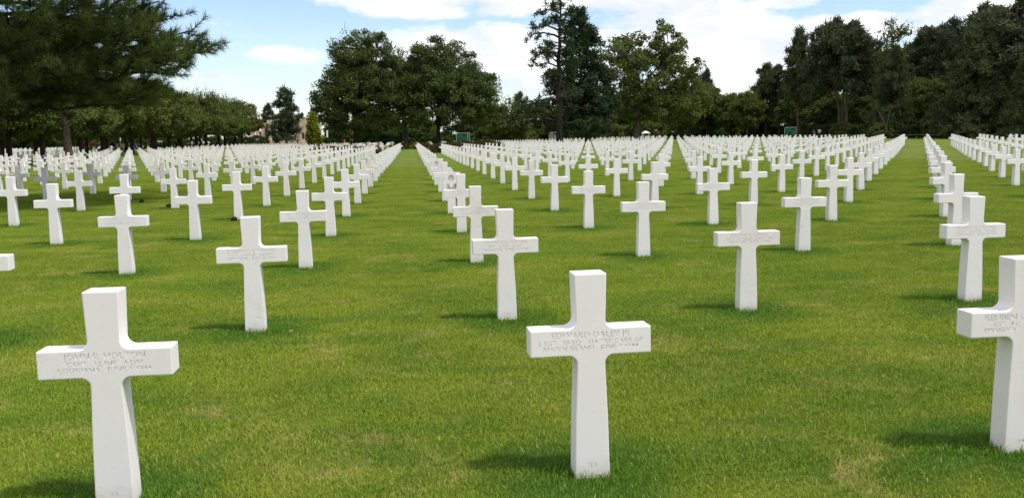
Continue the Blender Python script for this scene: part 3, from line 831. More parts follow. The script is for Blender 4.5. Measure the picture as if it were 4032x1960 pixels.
def solid(outline, depth, y0=0.0, bevel=0.0, segs=1):
    bm = bmesh.new()
    vs = [bm.verts.new((x, y0, z)) for x, z in outline]
    f = bm.faces.new(vs)
    ex = bmesh.ops.extrude_face_region(bm, geom=[f])
    bmesh.ops.translate(bm, verts=[v for v in ex['geom'] if isinstance(v, bmesh.types.BMVert)], vec=(0, depth, 0))
    bmesh.ops.recalc_face_normals(bm, faces=bm.faces)
    if bevel:
        ed = [e for e in bm.edges if abs(e.verts[0].co.y - e.verts[1].co.y) < 1e-5] + \
             [e for e in bm.edges if abs(e.verts[0].co.y - e.verts[1].co.y) > 1e-3 and len(e.link_faces) == 2 and e.calc_face_angle(0) > 1.2]
        bmesh.ops.bevel(bm, geom=ed, offset=bevel, segments=segs, affect='EDGES', profile=0.6)
    return bm


DEPTH = 0.128


def cross_mesh(name, seg, bevel, segs=1):
    bm = solid(cross_outline(seg), DEPTH, 0.0, bevel, segs)
    me = bpy.data.meshes.new(name); bm.to_mesh(me); bm.free(); me.materials.append(M['marble'])
    return me


CROSS_NEAR = cross_mesh('cross', 6, 0.006, 2)
CROSS_MID = cross_mesh('cross', 4, 0.006)
CROSS_FAR = cross_mesh('cross', 2, 0.0)


def star_mesh():
    """six-pointed star on a shaft, a hexagon sunk in its middle"""
    R = 0.232; zc = 0.762; r = R / math.sqrt(3)
    pts = []
    for k in range(12):
        a = PI / 2 + k * PI / 6; q = R if k % 2 == 0 else r
        pts.append((q * math.cos(a), zc + q * math.sin(a)))
    hx = [(r * 0.54 * math.cos(PI / 6 + PI / 6 + k * PI / 3), zc + r * 0.54 * math.sin(PI / 6 + PI / 6 + k * PI / 3)) for k in range(6)]
    bm = bmesh.new()
    y0, y1, yh = 0.0, DEPTH, 0.06
    o0 = [bm.verts.new((x, y0, z)) for x, z in pts]; o1 = [bm.verts.new((x, y1, z)) for x, z in pts]
    h0 = [bm.verts.new((x, y0, z)) for x, z in hx]; h1 = [bm.verts.new((x, yh, z)) for x, z in hx]
    for k in range(12): bm.faces.new((o0[k], o0[(k + 1) % 12], o1[(k + 1) % 12], o1[k]))
    bm.faces.new(o1[::-1])
    for k in range(6): bm.faces.new((h0[k], h1[k], h1[(k + 1) % 6], h0[(k + 1) % 6]))
    bm.faces.new(h1)
    # front face between star and hexagon: inner star corners sit at 90+30+60k deg, hexagon corners at 60+60k deg
    for k in range(6):
        i1 = (2 * k + 1) % 12; i2 = (2 * k + 2) % 12; i3 = (2 * k + 3) % 12
        ha = min(range(6), key=lambda q: (hx[q][0] - pts[i1][0]) ** 2 + (hx[q][1] - pts[i1][1]) ** 2)
        hb = min(range(6), key=lambda q: (hx[q][0] - pts[i3][0]) ** 2 + (hx[q][1] - pts[i3][1]) ** 2)
        bm.faces.new((o0[i1], o0[i2], o0[i3], h0[hb], h0[ha]))
    bmesh.ops.recalc_face_normals(bm, faces=bm.faces)
    g = solid([(0.088, -.25), (0.079, 0.66), (-0.079, 0.66), (-0.088, -.25)], 0.082, 0.035)
    me2 = bpy.data.meshes.new('tmp'); g.to_mesh(me2); g.free(); bm.from_mesh(me2); bpy.data.meshes.remove(me2)
    me = bpy.data.meshes.new('star_headstone'); bm.to_mesh(me); bm.free(); me.materials.append(M['marble'])
    return me


STAR = star_mesh()

INSCR = {
    (-1, 0): ('JOHN B. HOLTON', 'CAPT   12 INF   4 DIV', 'LOUISIANA   JUNE 9 1944', '22'),
    (0, 0): ('EDWARD DALEY JR', 'S SGT   50 SQ   314 TRP CARR GP', 'RHODE ISLAND   JUNE 7 1944', '23'),
    (1, 0): ('REUBEN C.', 'SGT   4 C', 'MINNESOTA', '24'),
    (-2, 1): ('', '4 DIV', '', ''),
    (-1, 1): ('JOSEPH C. ATWOOD', '1 LT   330 INF   83 DIV', 'NEW YORK   JULY 28 1944', '22'),
    (0, 1): ('THOMAS J. ADAMS', 'PVT   8 INF   4 DIV', 'MICHIGAN   JUNE 10 1944', '23'),
    (1, 1): ('JULIAN A. LONG', 'TEC 5   237 ENGR COMBAT BN', 'DELAWARE   JUNE 8 1944', ''),
    (2, 1): ('ROBERT E. MOORE', 'S SGT   120 INF   30 DIV', 'COLORADO   JUNE 20 1944', ''),
    (-2, 2): ('ROBERT L. NOBLE', 'TEC 5   4 CAV RCN SQ', 'PENNSYLVANIA   JUNE 1944', ''),
    (-1, 2): ('EDWARD H. BOSTIC', '2 LT   20 FA BN   4 DIV', 'ARKANSAS   JUNE 12 1944', '22'),
    (0, 2): ('JOSEPH T. FINNIGAN', '1 LT   330 INF   83 DIV', 'MISSOURI   JULY 7 1944', '21'),
    (1, 2): ('CLYDE E. BAKER', 'S SGT   10 INF BN   4 ARMD DIV', 'MINNESOTA   JULY 21 1944', ''),
    (2, 2): ('WALSE H. DUNBAR', 'PFC   115 INF   29 DIV', 'TENNESSEE   JUNE 19 1944', ''),
    (-1, 3): ('MICHAEL J. PYDA', 'TEC 5   22 INF   4 DIV', 'PENNSYLVANIA   JUNE 9 1944', '22'),
    (0, 3): ('CHARLES SATEC', 'PVT   18 INF   1 DIV', 'NEW JERSEY   JULY 1 1944', '21'),
    (1, 3): ('VIRGIL L. BROWN', 'PFC   8 INF   4 DIV', 'TEXAS   JUNE 22 1944', ''),
    (2, 3): ('ELMER B. DANSEN', 'PFC   22 INF   4 DIV', 'MINNESOTA   JUNE 1944', ''),
}


def text_solid(lines, num):
    """letter solids standing in the front face, for carving"""
    parts = []
    a = 0.2935
    specs = [(lines[0], 0.031, 0.6935, 0.0254), (lines[1], 0.0245, 0.6615, 0.0176), (lines[2], 0.0245, 0.6335, 0.0184), (num, 0.022, 0.055, 0.02)]
    for txt, cap, zb, per in specs:
        if not txt: continue
        cu = bpy.data.curves.new('t', 'FONT'); cu.body = txt; cu.align_x = 'LEFT'; cu.extrude = 0.004; cu.resolution_u = 2; cu.offset = 0.008
        cu.size = 1.0
        ob = bpy.data.objects.new('t', cu); COL.objects.link(ob)
        dg = bpy.context.evaluated_depsgraph_get()
        me = bpy.data.meshes.new_from_object(ob.evaluated_get(dg))
        bpy.data.objects.remove(ob); bpy.data.curves.remove(cu)
        co = np.empty(len(me.vertices) * 3, np.float32); me.vertices.foreach_get('co', co); co = co.reshape(-1, 3)
        w0, w1 = co[:, 0].min(), co[:, 0].max(); hcap = 0.729
        width = len(txt.replace('   ', '  ')) * per
        sx = min(width, 0.53) / (w1 - w0); sz = cap / hcap
        x = (co[:, 0] - (w0 + w1) / 2) * sx
        if (lines[0], num) == ('REUBEN C.', '24') and txt != num: x = x - x.min() - 0.22 + (0.045 if txt == lines[1] else 0)
        if txt == '4 DIV': x = x - x.max() + 0.25
        new = np.stack([x, co[:, 2] / 0.004 * 0.0025, zb + co[:, 1] * sz], -1)
        me.vertices.foreach_set('co', new.astype(np.float32).ravel()); me.update()
        parts.append(me)
    bm = bmesh.new()
    for p in parts: bm.from_mesh(p); bpy.data.meshes.remove(p)
    bmesh.ops.remove_doubles(bm, verts=bm.verts, dist=1e-6)
    bmesh.ops.recalc_face_normals(bm, faces=bm.faces)
    me = bpy.data.meshes.new('letters'); bm.to_mesh(me); bm.free(); me.materials.append(M['letter'])
    return me


def carved(lines):
    lt = bpy.data.objects.new('letters', text_solid(lines[:3], lines[3])); COL.objects.link(lt)
    base = CROSS_NEAR.copy(); ob = bpy.data.objects.new('carve', base); COL.objects.link(ob)
    md = ob.modifiers.new('b', 'BOOLEAN'); md.operation = 'DIFFERENCE'; md.solver = 'EXACT'; md.object = lt; md.use_self = True
    dg = bpy.context.evaluated_depsgraph_get()
    me = bpy.data.meshes.new_from_object(ob.evaluated_get(dg)); me.name = 'cross'
    n0 = len(base.polygons)
    tm = lt.data
    bpy.data.objects.remove(ob); bpy.data.objects.remove(lt); bpy.data.meshes.remove(tm); bpy.data.meshes.remove(base)
    if len(me.polygons) < n0: return CROSS_NEAR
    if len(me.materials) < 2: me.materials.clear(); me.materials.append(M['marble']); me.materials.append(M['letter'])
    return me


ORD = ['first', 'second', 'third', 'fourth', 'fifth', 'sixth', 'seventh', 'eighth', 'ninth', 'tenth', 'eleventh', 'twelfth', 'thirteenth', 'fourteenth', 'fifteenth',
       'sixteenth', 'seventeenth', 'eighteenth', 'nineteenth', 'twentieth', 'twenty-first', 'twenty-second', 'twenty-third', 'twenty-fourth', 'twenty-fifth',
       'twenty-sixth', 'twenty-seventh', 'twenty-eighth', 'twenty-ninth', 'thirtieth', 'thirty-first', 'thirty-second', 'thirty-third', 'thirty-fourth', 'thirty-fifth']
SPECIAL = {(-1, 0): 'big white marble cross cut by the lower picture edge, numbered 22, first before the avenue',
           (0, 0): 'large white marble cross with a three-line inscription, numbered 23 at its foot',
           (1, 0): 'white marble cross cut off by the picture edge on the woods side, front row',
           (-2, 1): 'white cross arm tip jutting in at the picture edge, mostly out of view'}
STARS = {(0, 4), (0, 7)}


def lattice():
    rng = random.Random(4)
    sites = []
    trees = [at(1249, 150), at(1416, 162), at(1737, 165), at(2208, 122), at(2322, 128), at(2515, 143), at(305, 74), at(2000, 172)]
    for j in range(0, 49):
        for i in range(-52, 21):
            x = i * LX + j * SK; y = j * LY
            if -48.5 < x < -33.0 and y > 52: continue                        # the avenue
            if x < -33 and y < 100: continue
            if 1.2 < x < 10.5 and 92 < y < 122: continue                      # corner bed
            if -11 < x < -3.2 and 93 < y < 112: continue                      # pink bed
            if y > 119 and y < 137 and x < 8 and x > -4: continue             # hedge at the alley's end
            if 119 < y < 126: continue                                         # cross path
            ymax = 186 if x < -2 else 166
            if y > ymax: continue
            if any(math.hypot(x - t[0], y - t[1]) < 1.3 for t in trees): continue
            d = np.array([x, y, 0.7]) - CAM
            dep = d @ fwd; lat = d @ rgt
            if dep < 1.0 or abs(lat / dep) > 0.62 + 1.5 / dep: continue
            sites.append((dep, i, j, x, y, abs(lat / dep)))
    # stars among the far crosses, where the photograph shows them
    for (u, v) in ((3066, 560), (3969, 539)):
        best = None
        for s in sites:
            d = np.array([s[3], s[4], 0.72 + float(ground_z(s[3], s[4]))]) - CAM
            pu = 2016 + F_PX * (d @ rgt) / (d @ fwd); pv = 980 - F_PX * (d @ upv) / (d @ fwd)
            e = math.hypot(pu - u, (pv - v) * 2.0)
            if best is None or e < best[0]: best = (e, s)
        STARS.add((best[1][1], best[1][2]))
    sites.sort(key=lambda s: s[0] + (40 if s[5] > 0.58 else 0))
    n_cross = 0; far = Geo()
    fv = np.empty(len(CROSS_FAR.vertices) * 3, np.float32); CROSS_FAR.vertices.foreach_get('co', fv); fv = fv.reshape(-1, 3)
    CROSS_FAR.calc_loop_triangles(); ft = np.array([t.vertices[:] for t in CROSS_FAR.loop_triangles])
    for dep, i, j, x, y, lt in sites:
        z = float(ground_z(x, y))
        jx, jy, rz, ti = rng.gauss(0, .010), rng.gauss(0, .014), rng.gauss(0, .012), rng.gauss(0, .006)
        if (i, j) == (-2, 1): jx, jy = -.055, 0.0                       # this one stands a touch out of line
        side = 'towards the woods' if i >= 0 else 'towards the avenue'
        k = i if i >= 0 else -i - 1
        if (i, j) in STARS:
            o = link('star_headstone', STAR, (x + jx, y + jy, z), None, rz)
            tag(o, {(0, 4): 'white six-pointed star headstone, the closer one in the column beside the alley', (0, 7): 'white six-pointed star headstone, smaller and farther in the column beside the alley'}.get((i, j),
                f'white six-pointed star headstone in row {j + 1}, {ORD[min(k, 34)]} from the alley {side}'), 'headstone', 'star headstones')
            continue
        if n_cross < 299:
            n_cross += 1
            me = carved(INSCR[(i, j)]) if (i, j) in INSCR else (CROSS_MID if dep < 45 else CROSS_FAR)
            o = link('cross', me, (x + jx, y + jy, z), None, rz); o.rotation_euler = (ti, ti * .6, rz)
            lab = SPECIAL.get((i, j)) or f'white marble cross of the {ORD[j]} row, {ORD[min(k, 34)]} from the central alley {side}'
            tag(o, lab, 'cross', 'white marble crosses standing in rows on the lawn')
        else:
            c, s = math.cos(rz), math.sin(rz)
            V = fv.copy(); V = np.stack([V[:, 0] * c - V[:, 1] * s + x + jx, V[:, 0] * s + V[:, 1] * c + y + jy, V[:, 2] + z], -1)
            far.add(V, T=ft)
    tag(link('distant_crosses', far.mesh('distant_crosses', M['marble'])), 'the many small white marble crosses of the farther rows', 'crosses', None, 'stuff')
    return sites


SITES = lattice()

# ------------------------------------------------------------------ beds at the end of the alley
def bed(name, ells, n, leaf, mat, label, flowers=None, cat='flower bed'):
    rng = pyr(hash(name + label) % 1000 if False else len(label) * 7 + n)
    cx = np.mean([e[0] for e in ells]); cy = np.mean([e[1] for e in ells])
    z0 = float(ground_z(cx, cy))
    e = empty(name, (cx, cy, z0))
    E = [(a - cx, b - cy, c, d, f, g) for a, b, c, d, f, g in ells]
    C, _ = ell_points(rng, n, E, 2.6); C = C[C[:, 2] > 0.02]
    g = Geo(); leaves(g, rng, C, 0.30, 44, leaf, squash=0.8)
    link('foliage', g.mesh('foliage', mat, tone=True), parent=e)
    so = Geo(); so.box((0, 0, 0.03), ((max(a[0] + a[3] for a in E) - min(a[0] - a[3] for a in E)) * .42, (max(a[1] + a[4] for a in E) - min(a[1] - a[4] for a in E)) * .42, .04))
    link('soil', so.mesh('soil', M['soil']), parent=e)
    if flowers:
        gf = Geo(); top = C[C[:, 2] > np.percentile(C[:, 2], 45)]; leaves(gf, rng, top + np.array([0, 0, .15]), 0.22, 14, 0.11)
        link('flowers', gf.mesh('flowers', flowers, tone=True), parent=e)
    return tag(e, label, cat)


bed('low_hedge', [(0.1, 134, .45, 2.8, 1.6, .55), (-1.6, 134.2, .4, 1.6, 1.5, .5), (1.9, 134, .4, 1.6, 1.5, .5)], 120, 0.16, M['heather'], 'low dark hedge closing the far end of the grassy alley', cat='hedge')
bed('heather_bed', [(3.9, 98, .4, 1.9, 4.2, .6), (5.8, 103, .45, 2.4, 5, .65), (4.4, 110, .4, 2.2, 5, .6)], 300, 0.16, M['heather'], 'brown and yellow heather bed beside the end of the alley')
bed('heather_bed', [(8.6, 112, .5, 2.0, 5, .7), (9.6, 117, .5, 2.0, 4, .7)], 180, 0.16, M['heather'], 'heather bed in front of the first green screen')
bed('flower_bed', [(-4.4, 99, .35, 1.0, 3.2, .5), (-7.0, 101, .35, 2.0, 3.6, .5), (-9.6, 104, .3, 1.6, 3.5, .5)], 170, 0.15, M['shrub'], 'bed of pink flowers behind the crosses beside the alley', M['flower'])
bed('flower_bed', [(-12.5, 116.5, .3, 1.2, 1.2, .4), (-14.5, 117, .3, 1.2, 1.2, .4)], 60, 0.15, M['shrub'], 'small bed of red flowers near the first maple trunk', M['flower'])

# ------------------------------------------------------------------ screens, fence, kiosk, memorial
def green_screen(u, D, wid, hgt, label, ret=0.0, rz=0.0):
    x, y, z = at(u, D); e = empty('green_screen', (x, y, z), rz)
    for sx in (-1, 1):
        g = Geo(); g.tube(np.array([[sx * wid / 2, 0, -.1], [sx * wid / 2, 0, hgt + .05]]), .035, 6); link('post', g.mesh('post', M['pole']), parent=e)
    g = Geo(); g.tube(np.array([[-wid / 2, 0, hgt + .03], [wid / 2, 0, hgt + .03]]), .03, 6); link('rail', g.mesh('rail', M['pole']), parent=e)
    if ret:
        g = Geo(); g.tube(np.array([[wid / 2 + ret, 1.6, -.1], [wid / 2 + ret, 1.6, hgt + .12]]), .035, 6); link('post', g.mesh('post', M['pole']), parent=e)
        g = Geo(); g.tube(np.array([[wid / 2, 0, hgt], [wid / 2 + ret, 1.6, hgt + .1]]), .03, 6); link('rail', g.mesh('rail', M['pole']), parent=e)
    rng = pyr(int(u))
    def cloth(p0, p1):
        n, m = 14, 9
        s, t = np.meshgrid(np.linspace(0, 1, n), np.linspace(0, 1, m), indexing='ij')
        P = np.array(p0) + (np.array(p1) - np.array(p0)) * s[..., None]
        P[..., 2] = (hgt - .03) * (1 - t) - .05 * np.sin(s * PI) * (1 - t) + 0.02
        P[..., 1] += .06 * np.sin(s * 9 + t * 5) + .05 * np.sin(s * 3 - t * 7)
        V = P.reshape(-1, 3); a = (np.arange(n - 1)[:, None] * m + np.arange(m - 1)[None, :]).ravel()
        g = Geo(); g.add(V, Q=np.stack([a, a + m, a + m + 1, a + 1], -1)); return g.mesh('cloth', M['netting'], True)
    link('cloth', cloth((-wid / 2 + .03, 0, 0), (wid / 2 - .03, 0, 0)), parent=e)
    if ret: link('cloth', cloth((wid / 2 + .05, .1, 0), (wid / 2 + ret - .03, 1.5, 0)), parent=e)
    tag(e, label, 'screen', 'green cloth screens on frames')


D1 = 148
green_screen(1829, D1, 43 / F_PX * D1, ht(1829, 525, D1) - at(1829, D1)[2], 'green cloth screen with a folded return, behind the heather bed', ret=0.45)
D2 = 160
green_screen(3113, D2, 46 / F_PX * D2, ht(3113, 503, D2) - at(3113, D2)[2], 'green cloth screen in front of the woods, beside the spiky pine')


def chain_fence():
    xs = 71.8; y0, y1, st = 62.0, 212.0, 6.0
    e = empty('chain_fence', (xs, (y0 + y1) / 2, 0)); pm = None
    Y = y0; ys = []
    g = Geo(); g.tube(np.array([[0, 0, -.1], [0, 0, .62]]), .05, 6); pm = g.mesh('post', M['postdark'])
    ch = Geo()
    while Y <= y1:
        z = float(ground_z(xs, Y)); link('post', pm, (0, Y - (y0 + y1) / 2, z), e); ys.append((Y - (y0 + y1) / 2, z)); Y += st
    for (a, za), (b, zb) in zip(ys[:-1], ys[1:]):
        t = np.linspace(0, 1, 7); ch.tube(np.stack([np.zeros(7), a + (b - a) * t, za + .56 - .10 * np.sin(t * PI)], -1), .022, 4)
    link('chain', ch.mesh('chain', M['pole']), parent=e)
    tag(e, 'low post and chain fence along the hedge at the lawn edge', 'fence')


chain_fence()


def kiosk():
    D = 205; x, y, z = at(2547, D); s = D / F_PX
    e = empty('stone_kiosk', (x, y, z - 0.0), -YAW)
    topz = ht(2547, 519, D) - z; wid = 26 * s
    g = Geo(); g.box((0, 0, topz - .32), (wid * .62, wid * .62, .10))
    V = np.array([[-1, -1, 0], [1, -1, 0], [1, 1, 0], [-1, 1, 0], [0, 0, 1]]) * np.array([wid * .60, wid * .60, .42]) + np.array([0, 0, topz - .222])
    g.add(V, T=[[0, 1, 4], [1, 2, 4], [2, 3, 4], [3, 0, 4]]); link('roof', g.mesh('roof', M['white']), parent=e)
    for sx in (-1, 1):
        for sy in (-1, 1):
            g = Geo(); g.box((sx * wid * .46, sy * wid * .46, (topz - .42) / 2), (.10, .10, (topz - .42) / 2)); link('pillar', g.mesh('pillar', M['white']), parent=e)
    g = Geo(); g.box((0, .1, (topz - .44) / 2), (wid * .38, wid * .36, (topz - .44) / 2)); link('cabinet', g.mesh('cabinet', M['roofgrey']), parent=e)
    g = Geo(); g.box((.1, -wid * .36 + .08, (topz - .5) * .62), (wid * .2, .03, .42)); link('opening_shade', g.mesh('opening_shade', M['dark']), parent=e)
    tag(e, 'small white roofed kiosk on pillars under the dark trees', 'kiosk')
    D = 212; x, y, z = at(2182, D); s = D / F_PX; tz = ht(2182, 519, D) - z
    e = empty('low_building', (x, y, z), -YAW)
    g = Geo(); g.box((0, 0, tz / 2 - .15), (15 * s, 1.6, tz / 2 - .15)); link('wall', g.mesh('wall', M['roofgrey']), parent=e)
    g = Geo(); g.box((0, 0, tz - .15), (16.5 * s, 1.9, .12)); link('roof', g.mesh('roof', M['white']), parent=e)
    tag(e, 'low grey wall of a building glimpsed beside the tallest pine trunk', 'building')


kiosk()


def memorial():
    D = 300; s = D / F_PX
    x, y, z = at(1080, D); e = empty('stone_memorial', (x, y, 0), -YAW)
    def X(u): return (u - 1080) * s
    def Z(v): return 1.66 + (546.0 - v) * s
    b0 = Z(566)
    def blk(nm, u0, u1, v0, v1, dy, th, m='stone'):
        g = Geo(); g.box(((X(u0) + X(u1)) / 2, dy, (Z(v0) + Z(v1)) / 2), (abs(X(u1) - X(u0)) / 2, th / 2, abs(Z(v0) - Z(v1)) / 2)); return link(nm, g.mesh(nm, M[m]), parent=e)
    blk('terrace', 985, 1228, 556, 570, -4.0, 9.0)
    for k, u in enumerate((1080, 1116, 1152, 1188)): blk('column', u - 5.5, u + 5.5, 490.2, 555.8, 0, 0.95)
    blk('architrave', 1071, 1199, 474, 490, 0, 1.5)
    blk('pavilion', 1201, 1226, 472, 566, -.5, 4.0)
    blk('opening_shade', 1212, 1219, 525, 548, -2.55, .1, 'dark')
    for u in (1050, 1028, 1010): blk('pier', u - 6, u + 6, 500, 555.8, 1.0, 1.0)
    blk('lintel', 1000, 1060, 486, 500, 1.0, 1.3)
    blk('wall', 958, 990, 533, 566, -.5, 1.0); blk('opening_shade', 967, 972, 540, 560, -1.05, .1, 'dark')
    g = Geo(); n = 14; u0, u1 = 922, 953
    top = [(u0 + (u1 - u0) * t, 546 - 10 * math.sin(t * PI) ** .6) for t in np.linspace(0, 1, n)]
    V = [[X(u), dy, Z(v)] for dy in (-1.4, -.4) for u, v in top] + [[X(u), dy, Z(566)] for dy in (-1.4, -.4) for u, v in top]
    Q = []
    for k in range(n - 1):
        Q += [[k, k + 1, 2 * n + k + 1, 2 * n + k], [n + k, 3 * n + k, 3 * n + k + 1, n + k + 1], [k, n + k, n + k + 1, k + 1]]
    Q += [[0, 2 * n, 3 * n, n], [n - 1, 2 * n - 1, 4 * n - 1, 3 * n - 1]]
    g.add(np.array(V), Q=Q); link('arched_wall', g.mesh('arched_wall', M['stone']), parent=e)
    tag(e, 'pinkish stone memorial with columns behind the lone tiered pine', 'memorial')
    # banner post on its plinth
    D = 196; x, y, z = at(1303, D); s = D / F_PX; e = empty('banner_post', (x, y, z))
    g = Geo(); g.box((0, 0, .28), (.75, .45, .16)); link('plinth', g.mesh('plinth', M['stone']), parent=e)
    h = ht(1303, 514, D) - z
    g = Geo(); g.tube(np.array([[0, 0, .4], [0, 0, h + .15]]), .04, 6); link('post', g.mesh('post', M['postdark']), parent=e)
    g = Geo(); g.box((0, -.06, h - .72), (.17, .025, .72)); link('banner', g.mesh('banner', M['clothwhite']), parent=e)
    tag(e, 'tall narrow white banner on a post beside the golden cypress', 'banner')
    # flag and salmon boards at the avenue
    D = 140; x, y, z = at(492, D); s = D / F_PX; h = ht(492, 540, D) - z
    e = empty('flag', (x, y, z))
    g = Geo(); g.tube(np.array([[0, 0, -.1], [0, 0, h]]), .022, 6); link('pole', g.mesh('pole', M['pole']), parent=e)
    for nm, x0, x1, m in (('white_stripe', .02, .14, 'clothwhite'), ('blue_stripe', .14, .30, 'blue')):
        t = np.linspace(0, 1, 8); V = []
        for q in t:
            V += [[x0 + .03 * math.sin(q * 5), .05 * math.sin(q * 6), h - .05 - q * .72 * (1 if nm[0] == 'w' else .8)], [x1 + .05 * math.sin(q * 4) - .05 * q, .07 * math.cos(q * 6), h - .08 - q * .75]]
        g = Geo(); g.add(V, Q=[[2 * k, 2 * k + 1, 2 * k + 3, 2 * k + 2] for k in range(7)]); link(nm, g.mesh(nm, M[m], True), parent=e)
    tag(e, 'limp white and blue flag on a pole by an avenue trunk', 'flag')
    for u, hw, v, lab in ((502, 7.5, 565, 'larger salmon pink board standing below the limp flag'), (480, 3.6, 566, 'smaller salmon pink board beside the avenue trunk with the flag')):
        D = 128; x, y, z = at(u, D); h = ht(u, v, D) - z; s = D / F_PX; e = empty('notice_board', (x, y, z))
        g = Geo(); g.box((0, 0, h - .28), (hw * s, .03, .27)); link('panel', g.mesh('panel', M['salmon']), parent=e)
        for sx in (-1, 1):
            g = Geo(); g.box((sx * hw * s * .8, .06, h / 2 - .1), (.03, .03, h / 2 - .08)); link('leg', g.mesh('leg', M['postdark']), parent=e)
        tag(e, lab, 'board', 'salmon boards by the flag')


memorial()

# ------------------------------------------------------------------ people
def person_mesh(pose):
    """one continuous figure grown from a jointed skeleton; materials by body zone"""
    if pose == 'bend':
        J = {'pel': (0, 0, .92), 'spine': (0, -.16, 1.14), 'chest': (0, -.34, 1.30), 'neck': (0, -.47, 1.37), 'head': (0, -.58, 1.40), 'crown': (0, -.68, 1.41)}
        arms = {s: [(s * .19, -.36, 1.30), (s * .22, -.44, 1.04), (s * .16, -.50, .82), (s * .15, -.52, .72)] for s in (-1, 1)}
    else:
        J = {'pel': (0, 0, .92), 'spine': (0, .01, 1.12), 'chest': (0, 0, 1.34), 'neck': (0, -.01, 1.49), 'head': (0, -.03, 1.60), 'crown': (0, -.01, 1.71)}
        arms = {s: [(s * .20, 0, 1.42), (s * .26, .03, 1.15), (s * (.22 if pose == 'walk' else .14), -.10, .95 if pose == 'walk' else 1.12), (s * (.21 if pose == 'walk' else .06), -.14, .86 if pose == 'walk' else 1.20)] for s in (-1, 1)}
    legs = {s: [(s * .10, 0, .86), (s * .11, (-.10 if s > 0 else .06) if pose == 'walk' else -.02, .48), (s * .11, (-.12 if s > 0 else .16) if pose == 'walk' else .01, .08), (s * .12, (-.28 if s > 0 else .04) if pose == 'walk' else -.15, .03)] for s in (-1, 1)}
    V, E, R = [], [], []
    def ad(p, r, prev=None):
        V.append(p); R.append(r)
        if prev is not None: E.append((prev, len(V) - 1))
        return len(V) - 1
    pel = ad(J['pel'], .15); sp = ad(J['spine'], .145, pel); ch = ad(J['chest'], .165, sp); nk = ad(J['neck'], .06, ch); hd = ad(J['head'], .095, nk); ad(J['crown'], .075, hd)
    for s in (-1, 1):
        p = ch
        for q, r in zip(arms[s], (.075, .05, .04, .035)): p = ad(q, r, p)
        p = pel
        for q, r in zip(legs[s], (.10, .068, .045, .04)): p = ad(q, r, p)
    me = bpy.data.meshes.new('tmp'); me.from_pydata(V, E, [])
    ob = bpy.data.objects.new('tmp', me); COL.objects.link(ob)
    md = ob.modifiers.new('s', 'SKIN')
    for k, d in enumerate(me.skin_vertices[0].data): d.radius = (R[k], R[k] * .8); d.use_root = (k == 0)
    ss = ob.modifiers.new('ss', 'SUBSURF'); ss.levels = 1; ss.render_levels = 1
    dg = bpy.context.evaluated_depsgraph_get(); out = bpy.data.meshes.new_from_object(ob.evaluated_get(dg)); out.name = 'person'
    bpy.data.objects.remove(ob); bpy.data.meshes.remove(me)
    out.materials.clear()
    for _ in range(4): out.materials.append(M['skin'])
    hp = np.array(J['head']); npz = J['neck']
    for p in out.polygons:
        c = np.array(p.center)
        if np.linalg.norm(c - hp) < .19 and (c - hp) @ (hp - np.array(npz)) > -.06 * np.linalg.norm(hp - np.array(npz)) * 3:
            p.material_index = 1 if (c[1] > hp[1] + .01 or c[2] > hp[2] + .06) else 0
        elif c[2] < .95 and abs(c[0]) < .185: p.material_index = 3 if c[2] > .07 else 1
        elif (pose == 'walk' and c[2] < .93) or (pose != 'walk' and abs(c[0]) < .11 and c[1] < -.09 and pose == 'stand'): p.material_index = 0
        else: p.material_index = 2
        p.use_smooth = True
    return out


